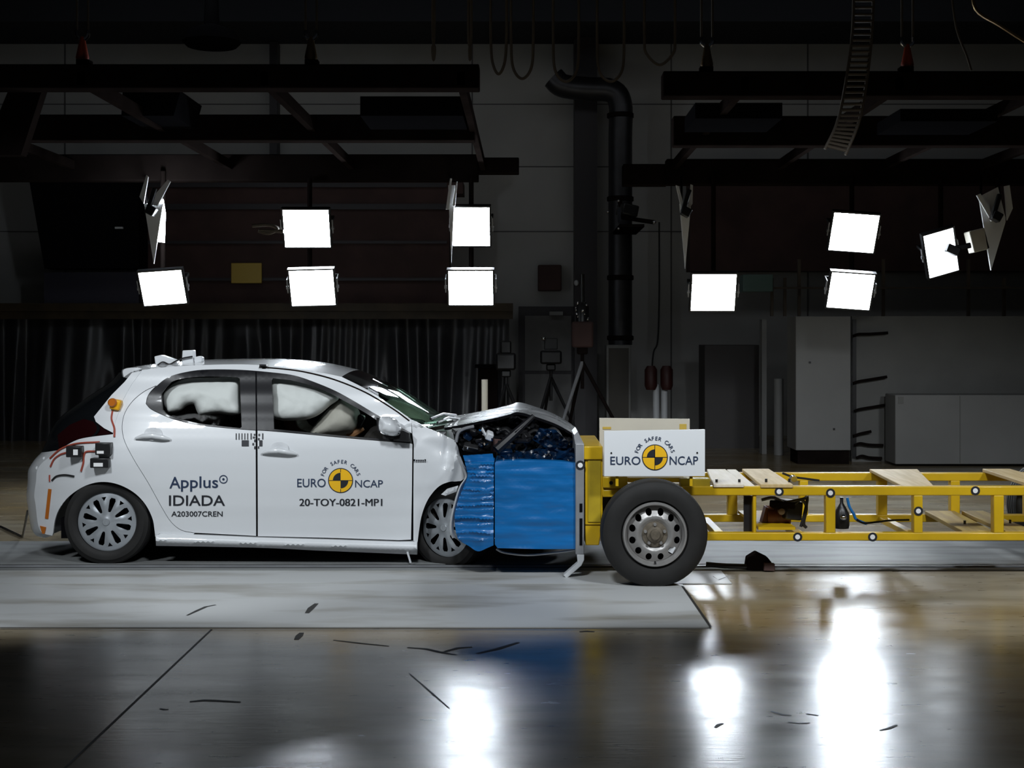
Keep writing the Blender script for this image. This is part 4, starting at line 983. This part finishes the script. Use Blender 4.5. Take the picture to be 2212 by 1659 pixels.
t = thing('roof_flash', 'white tilted box and bracket on the car roof above the rear window', 'box', at(383, 786, 10.4))
obj('tilted_box', MB().prism([(333, 770), (346, 767), (378, 778), (384, 787), (336, 793)], 10.35, 0.12), M['white_metal'], t, bevel=0.006)
obj('upright_box', MB().prism([(394, 757), (416, 756), (418, 784), (392, 786)], 10.35, 0.10), M['white_metal'], t, bevel=0.006)
obj('lug', MB().prism([(418, 772), (430, 769), (436, 772), (436, 782), (420, 784)], 10.36, 0.08), M['white_metal'], t, bevel=0.004)
obj('cord', MB().tube([at(*p, 10.33) for p in cr([(340, 789), (352, 782), (366, 787), (380, 780), (395, 774), (416, 770)], 4)], 0.006, 6), M['black'], t)
tag(obj('floor_cable', MB().tube([at(82, 1095, 10.4), at(60, 1104, 10.6)] + [Vector((x, y, 0.012)) for x, y in ((-4.1, 11.3), (-4.5, 11.9), (-5.4, 12.2))], 0.01, 7), M['black']), 'black cable trailing from the car tail to the floor at left', 'cable')

# ------------------------------------------------------------------ the barrier
bar = thing('deformable_barrier', 'crushed blue deformable barrier block wedged between car and trolley', 'barrier', (at(1120, 0, 9.9).x, 9.9, 0.2))
def pleat(x, y):
    d = 0.0
    for (yy, a) in ((1004, 1), (1012, 1), (1021, 1.1), (1030, 1), (1039, .8), (1058, 1), (1067, .8), (1078, .7), (1092, 1.1), (1103, .5), (1120, 1.5), (1135, .6), (1151, 1.0), (1165, .6)):
        d += 0.018 * a * math.exp(-((y - yy - 1.5 * math.sin(x / 14.0 + yy)) / 2.6) ** 2)
    return at(x, y, 9.46 - d + max(0, 1040 - x) * 0.0010 + 0.006 * noise.noise(Vector((x / 20, y / 6, 2))))
fb = cr([(1004, 999), (1010, 1027), (1001, 1052), (989, 1083), (982, 1113), (984, 1143), (991, 1166), (1012, 1179), (1032, 1191), (1052, 1184), (1066, 1178)], 4) + [(1066.5, 1100), (1067, 998)]
obj('front_block', MB().panel(fb, pleat, step=4, thick=0.34), M['blue'], bar, ang=60)
def sheet(x, y): return at(x, y, 9.445 + 0.008 * noise.noise(Vector((x / 60, y / 13, 8))) + 0.004 * noise.noise(Vector((x / 25, y / 6, 3))))
rb = [(1069, 1000)] + cr([(1072, 997), (1130, 994), (1200, 996), (1243, 1000)], 4) + [(1243, 1186), (1160, 1186), (1075, 1184), (1069, 1176)]
obj('rear_block', MB().panel(rb, sheet, step=6, thick=1.0), M['blue'], bar, ang=60)
obj('torn_cover', MB().panel([(1072, 995), (1076, 985), (1120, 976), (1180, 966), (1240, 968), (1242, 999), (1200, 993), (1130, 991)], lambda x, y: at(x, y, 9.55 + 0.06 * noise.noise(Vector((x / 18, y / 10, 3)))), step=5, thick=0.02), M['navy'], bar, ang=25)
obj('torn_cover', MB().panel([(1000, 984), (1064, 980), (1068, 997), (1004, 997)], lambda x, y: at(x, y, 9.52 + 0.01 * noise.noise(Vector((x / 9, y / 5, 3)))), step=5, thick=0.02), M['blue'], bar, ang=40)
obj('loose_skirt', MB().tube([at(*p, 9.5) for p in cr([(1072, 1186), (1090, 1194), (1140, 1199), (1200, 1194), (1243, 1188)], 5)], 0.008, 6), M['alu'], bar)
bp = obj('backing_plate', MB().pbox(1243, 958, 1262, 1198, 9.42, 1.05), M['alu'], bar, bevel=0.006)
for (a, b) in ((1088, 1106), (1120, 1178)): obj('slot', MB().pbox(1252, a, 1258, b, 9.415, 0.02), M['blackmatt'], bp)
obj('top_bracket', MB().prism([(1240, 940), (1248, 932), (1258, 952), (1262, 962), (1243, 962)], 9.45, 0.5), M['alu'], bar)
mk = obj('target_marker', MB().lathe([(0, 0), (0.032, 0)], at(1253.5, 1005, 9.417), 24), M['ink'], bp, flat=True)
obj('white_centre', MB().lathe([(0, 0), (0.017, 0)], at(1253.5, 1005, 9.414), 20), M['tape'], mk, flat=True)
ft = MB().prism([(1246, 1198), (1262, 1198), (1262, 1210), (1256, 1222), (1224, 1250), (1217, 1243), (1248, 1216)], 9.42, 0.08)
obj('foot_bracket', ft, M['white_metal'], bar, bevel=0.004)

# ------------------------------------------------------------------ the trolley
tro = thing('trolley', 'long yellow steel crash trolley on fat tyres behind the blue barrier', 'trolley', (at(1900, 0, 9.9).x, 9.9, 0))
DN, DF = 9.45, 10.40
XR = 2560
def rail(name, a, b, c, d, D, dep=0.07, m='yellow', parent=tro, bevel=0.006): return obj(name, MB().pbox(a, b, c, d, D, dep), M[m], parent, bevel=bevel)
top_rail = rail('top_rail', 1300, 1050.5, XR, 1070.5, DN)
bot_rail = rail('bottom_rail', 1300, 1151, XR, 1168, DN)
rail('top_rail', 1300, 1021.5, 2420, 1039, DF - 0.0)
rail('bottom_rail', 1300, 1112, 2420, 1128, DF)
posts = [rail('post', 1627, 1070, 1634, 1152, DN + 0.01, 0.06), rail('post', 1784, 1070, 1805, 1152, DN), rail('post', 1974, 1070, 1993.5, 1152, DN), rail('post', 2147, 1070, 2169, 1152, DN), rail('post', 2330, 1070, 2350, 1152, DN)]
for (a, b) in ((1572, 1593), (1728, 1746), (1897, 1917), (2054, 2074), (2215, 2235)): rail('post', a, 1038, b, 1113, DF)
for px in (1560, 1734, 1984, 2158, 2345):
    x = at(px, 0, DN).x
    for (z0, z1) in ((at(0, 1168, DN).z, at(0, 1155, DN).z),):
        obj('cross_member', MB().box(x - 0.03, x + 0.03, DN + 0.07, DF, z0, z1), M['yellow'], tro, bevel=0.004)
obj('rear_beam', MB().box(at(XR, 0, DN).x - 0.06, at(XR, 0, DN).x, DN, DF + 0.07, at(0, 1168, DN).z, at(0, 1050, DN).z), M['yellow'], tro, bevel=0.006)
obj('battery_tray', MB().box(at(1640, 0, DN).x, at(1720, 0, DN).x, DN + 0.03, DF, at(0, 1146, DN).z, at(0, 1140, DN).z), M['yellow'], tro)
def marker(px, py, parent, D=DN):
    mk = obj('target_marker', MB().lathe([(0, -0.003), (0.031, -0.003), (0.031, 0)], at(px, py, D - 0.001), 24), M['ink'], parent, flat=True)
    obj('white_centre', MB().lathe([(0, 0), (0.017, 0)], at(px, py, D - 0.006), 20), M['tape'], mk, flat=True)
for (x, y, p) in ((1683, 1062, top_rail), (1794, 1065, top_rail), (2107, 1060, top_rail), (1984, 1104, posts[2]), (1723, 1160, bot_rail), (1885, 1160, bot_rail)): marker(x, y, p)
# head that carries the barrier
hd = obj('front_column', MB().pbox(1264, 990, 1302, 1134, 9.45, 1.0), M['yellow'], tro, bevel=0.006)
obj('column_panel', MB().pbox(1270, 994, 1298, 1128, 9.442, 0.02), M['yellow_lum'], hd, bevel=0.003)
obj('column_cap', MB().pbox(1258, 964, 1302, 993, 9.43, 1.05), M['yellow'], hd, bevel=0.006)
obj('column_foot', MB().prism([(1264, 1134), (1300, 1134), (1294, 1178), (1265, 1178)], 9.46, 0.9), M['yellow'], hd, bevel=0.006)
rail('mounting_lip', 1302, 1030, 1356, 1054, 9.42, 0.10); rail('mounting_lip', 1302, 1058, 1340, 1074, 9.44, 0.10)
rail('mounting_lip', 1356, 1032, 1480, 1042, 9.55, 0.10); rail('mounting_lip', 1470, 1034, 1534, 1052, 9.47, 0.10, 'yellow_lum')
obj('bolt', MB().lathe([(0, -0.01), (0.013, -0.01), (0.013, 0.01)], at(1320, 1043, 9.41), 12), M['black'], tro)
obj('axle', MB().cyl(at(1415, 1157, 9.15), at(1415, 1157, 9.15) + Vector((0, 1.55, 0)), 0.04, 14), M['steel_dark'], tro)
# wheels
def trolley_wheel(cx, front, parent_scale=1):
    Ro, Ri, w = 0.349, 0.212, 0.25
    y0 = 9.06; c = Vector((cx, y0 + w / 2, Ro - 0.003)); sgn = -1
    if not front: c.y = (DN + DF + 0.07) * 1.0 - c.y
    ax = Vector((0, 1, 0)) if front else Vector((0, -1, 0))
    wh = obj('wheel', tyre_mb(c, Ro, Ri, w), M['rubber'], tro, ang=30)
    f = w / 2
    rim = MB().lathe([(0.212, -f + 0.01), (0.206, -f - 0.006), (0.196, -f - 0.006), (0.188, -f + 0.012), (0.182, -f + 0.05), (0.176, -f + 0.055)], c, 64, ax)
    holes = []
    for k in range(12):
        a = R(15 + 30 * k); holes.append([(0.151 * math.cos(a) + 0.020 * math.cos(2 * math.pi * j / 16), 0.151 * math.sin(a) + 0.024 * math.sin(2 * math.pi * j / 16)) for j in range(16)])
    def m(x, z):
        r = math.hypot(x, z); d = -f + 0.055 - 0.05 * max(0, 1 - abs(r - 0.115) / 0.075) ** 1.0 if r > 0.085 else -f + 0.03
        return c + Vector((x if front else -x, 0, -z)) + ax * d
    rm = obj('rim', rim, M['rim'], wh, ang=50)
    obj('wheel_disc', MB().panel([(0.18 * math.cos(2 * math.pi * i / 64), 0.18 * math.sin(2 * math.pi * i / 64)) for i in range(64)], m, holes, step=0.013, thick=0.006 if front else -0.006), M['rim'], rm, ang=60)
    obj('inner_drum', MB().lathe([(0, 0.03), (0.205, 0.03), (0.205, -0.07)], c, 40, ax), M['blackmatt'], rm)
    hb = obj('hub', MB().lathe([(0, -f - 0.03), (0.028, -f - 0.03), (0.034, -f - 0.022), (0.036, -f + 0.0), (0.052, -f + 0.004), (0.056, -f + 0.012), (0.082, -f + 0.016), (0.085, -f + 0.034)], c, 40, ax), M['hub'], rm, ang=40)
    for k in range(5):
        a = R(90 + 72 * k); obj('lug_nut', MB().lathe([(0, -0.016), (0.010, -0.016), (0.012, 0.01)], c + ax * (-f + 0.012) + Vector((0.066 * math.cos(a), 0, 0.066 * math.sin(a))), 10, ax), M['rim'], hb)
    if front and cx < 2:
        obj('balance_weight', MB().obox(c + ax * (-f + 0.035) + Vector((0.112, 0, -0.1)), 0.035, 0.01, 0.045, (0, 0.5, 0)), M['white_metal'], rm)
        obj('valve', MB().cyl(c + ax * (-f) + Vector((0, 0, -0.178)), c + ax * (-f - 0.012) + Vector((0, 0, -0.185)), 0.007, 8), M['black'], rm)
x1 = at(1415, 0, 9.06).x; x2 = at(2490, 0, 9.06).x
for x in (x1, x2):
    for fr in (True, False): trolley_wheel(x, fr)
obj('axle', MB().cyl((x2, 9.15, 0.346), (x2, 10.7, 0.346), 0.04, 14), M['steel_dark'], tro)
# machinery carried by the trolley
t = thing('hydraulic_unit', 'rusty red and black hydraulic unit inside the trolley frame', 'machine', at(1685, 1138, 9.8))
c0 = at(1685, 1110, 9.8)
obj('motor', MB().cyl(at(1655, 1114, 9.75), at(1705, 1114, 9.75), 0.072, 18), M['rust'], t)
obj('pump_block', MB().obox(at(1705, 1100, 9.72), 0.12, 0.2, 0.13, (0, 0.1, 0.2)), M['black'], t, bevel=0.012)
obj('bracket', MB().prism([(1643, 1140), (1655, 1095), (1672, 1100), (1664, 1140)], 9.7, 0.1), M['rust'], t)
obj('manifold', MB().obox(at(1690, 1090, 9.65), 0.16, 0.1, 0.05, (0, 0.05, 0.1)), M['steel_dark'], t, bevel=0.01)
obj('gauge', MB().lathe([(0, -0.01), (0.022, -0.01), (0.024, 0.02)], at(1688, 1105, 9.6), 16), M['copper'], t)
for k, p in enumerate(([(1712, 1092), (1730, 1080), (1742, 1095), (1736, 1130), (1742, 1140)], [(1700, 1085), (1735, 1078), (1744, 1075), (1738, 1110), (1730, 1138)], [(1645, 1080), (1670, 1075), (1690, 1085), (1712, 1095)])):
    obj('hose', MB().tube([at(*q, 9.62) for q in cr(p, 6)], 0.011, 8), M['black'], t)
t = thing('pressure_bottle', 'small dark bottle with shiny dome beside the second yellow post', 'bottle', at(1818, 1138, 9.85))
obj('body', MB().lathe([(0, 0), (0.05, 0), (0.055, 0.02), (0.055, 0.10), (0.03, 0.15), (0.012, 0.18), (0.012, 0.22), (0, 0.22)], at(1818, 1141, 9.9), 20, (0, 0, 1)), M['gloss_black'], t)
obj('dome', MB().sphere(at(1822, 1118, 9.82), 0.022, 10), M['chrome'], t)
obj('blue_tube', MB().tube([at(*p, 9.85) for p in cr([(1830, 1075), (1835, 1095), (1844, 1110), (1850, 1122), (1872, 1132)], 5)], 0.010, 8), M['blue'], t)
tag(obj('loose_cable', MB().tube([at(*p, 9.8) for p in cr([(1850, 1122), (1865, 1130), (1890, 1128), (1925, 1124), (1964, 1123)], 5)], 0.007, 7), M['black']), 'thin black cable running inside the trolley frame', 'cable')
tag(obj('black_plate', MB().pbox(1607, 1071, 1625, 1151, 9.53, 0.02), M['black']), 'narrow black plate beside the first slim yellow post', 'plate')
t = thing('air_valve', 'small shiny valve on the rail beside the second plank', 'valve', at(1712, 1041, 10.0))
obj('body', MB().lathe([(0, -0.03), (0.022, -0.03), (0.026, 0.03), (0, 0.03)], at(1714, 1034, 9.95), 14), M['chrome'], t)
obj('lead', MB().tube([at(*p, 10.2) for p in cr([(1690, 1022), (1712, 1030), (1740, 1034), (1770, 1038)], 5)], 0.008, 7), M['black'], t)
def plank(far, near, DFa, DNa, th, label, mat, bolts=()):
    """board lying across the frame: far (x0,x1,y), near (x0,x1,y)"""
    z = (0.6205 if near[2] < 1100 else 0.3065) + th
    vs = []
    a, b = at(near[0], near[2], DNa), at(near[1], near[2], DNa); c, d = at(far[1], far[2], DFa), at(far[0], far[2], DFa)
    c.z = d.z = z
    tp = [a, b, c, d]; bt = [p - Vector((0, 0, th)) for p in tp]
    mb = MB().add(tp + bt, [(0, 1, 2, 3), (7, 6, 5, 4), (0, 4, 5, 1), (1, 5, 6, 2), (2, 6, 7, 3), (3, 7, 4, 0)])
    o = obj('wooden_board', mb, M[mat], bevel=0.004); tag(o, label, 'board', 'boards on the trolley')
    for (x, y) in bolts:
        t_ = (y - near[2]) / (far[2] - near[2]); D = DNa + (DFa - DNa) * t_
        p = at(x, y, D); p.z = z
        obj('bolt', MB().cyl(p - Vector((0, 0, 0.01)), p + Vector((0, 0, 0.015 if th < 0.04 else 0.015)), 0.009, 8), M['black'], o)
plank((1527, 1567, 1013), (1541, 1607, 1046), 10.46, 9.44, 0.022, 'pale board on the trolley right next to the white sign', 'wood_pale', ((1548, 1042), (1597, 1042)))
plank((1603, 1661, 1013), (1643, 1713, 1046), 10.46, 9.44, 0.025, 'tan board, second from the white sign on the trolley', 'wood', ((1655, 1042), (1705, 1042)))
plank((1878, 1982, 1024), (1950, 2018, 1050), 10.46, 9.46, 0.022, 'wide tan board lying flush in the middle of the trolley', 'wood')
plank((2122, 2182, 1013), (2226, 2300, 1046), 10.46, 9.44, 0.025, 'tan board on the trolley at the right picture edge', 'wood')
plank((1570, 1590, 1024), (1600, 1632, 1050), 10.46, 9.46, 0.02, 'narrow pale board between the two raised boards', 'wood_pale')
plank((1998, 2062, 1104), (2078, 2146, 1146), 10.4, 9.52, 0.03, 'weathered board low in the frame left of the last visible post', 'wood_old', ((2084, 1136),))
plank((2077, 2124, 1104), (2172, 2236, 1146), 10.4, 9.52, 0.03, 'weathered board low in the frame at the right picture edge', 'wood_old', ((2182, 1134),))
# signs standing on the trolley
t = thing('test_sign', 'white sign board with round yellow and black emblem above the trolley wheel', 'sign', at(1414, 1029, 9.28))
sg = obj('board', MB().prism([(1305, 931), (1523, 927.5), (1523, 1029), (1305, 1029)], 9.28, 0.02), M['white_board'], t, bevel=0.002)
fs_ = lambda x, y, l=0.0: at(x, y, 9.28 - l)
ncap(sg, (1414.6, 988), 28, (1318.5, 986, 1383.5, 1004), (1446.5, 985.5, 1508, 1004), 37, 8.5, fs_)
for (x, y) in ((1320.5, 978.5), (1506, 978)): obj('screw', MB().lathe([(0, -0.004), (0.006, -0.004), (0.006, 0)], at(x, y, 9.279), 10), M['black'], sg)
obj('stay', MB().pbox(1330, 1000, 1336, 1050, 9.30, 0.03).pbox(1490, 1000, 1496, 1050, 9.30, 0.03), M['yellow'], t)
t = thing('rear_board', 'plain cream board with yellow tapes standing behind the white sign', 'board', at(1392, 1040, 10.1))
bd = obj('panel', MB().prism([(1295, 903), (1490, 905), (1490, 1045), (1295, 1045)], 10.05, 0.03), M['cream_board'], t, bevel=0.002)
obj('yellow_tape', MB().pbox(1468, 916, 1483, 928, 10.045, 0.01), M['sign_yellow'], bd); obj('yellow_tape', MB().pbox(1302, 922, 1320, 927, 10.045, 0.01), M['sign_yellow'], bd)
# tow dog on the rail beside the trolley wheel
t = thing('tow_hook', 'dark steel tow hook on the floor rail right of the trolley wheel', 'hook', (at(1640, 0, 9.75).x, 9.75, 0.012))
obj('block', MB().prism([(1612, 1232), (1616, 1206), (1636, 1194), (1660, 1206), (1672, 1222), (1672, 1233)], 9.70, 0.12), M['steel_dark'], t, bevel=0.008)
obj('rod', MB().tube([at(1525, 1219, 9.74), at(1560, 1222, 9.73), at(1620, 1224, 9.72)], 0.018, 8), M['black'], t)
obj('pad', MB().prism([(1650, 1233), (1652, 1216), (1674, 1218), (1674, 1234)], 9.66, 0.05), M['steel_brown'], t, bevel=0.004)
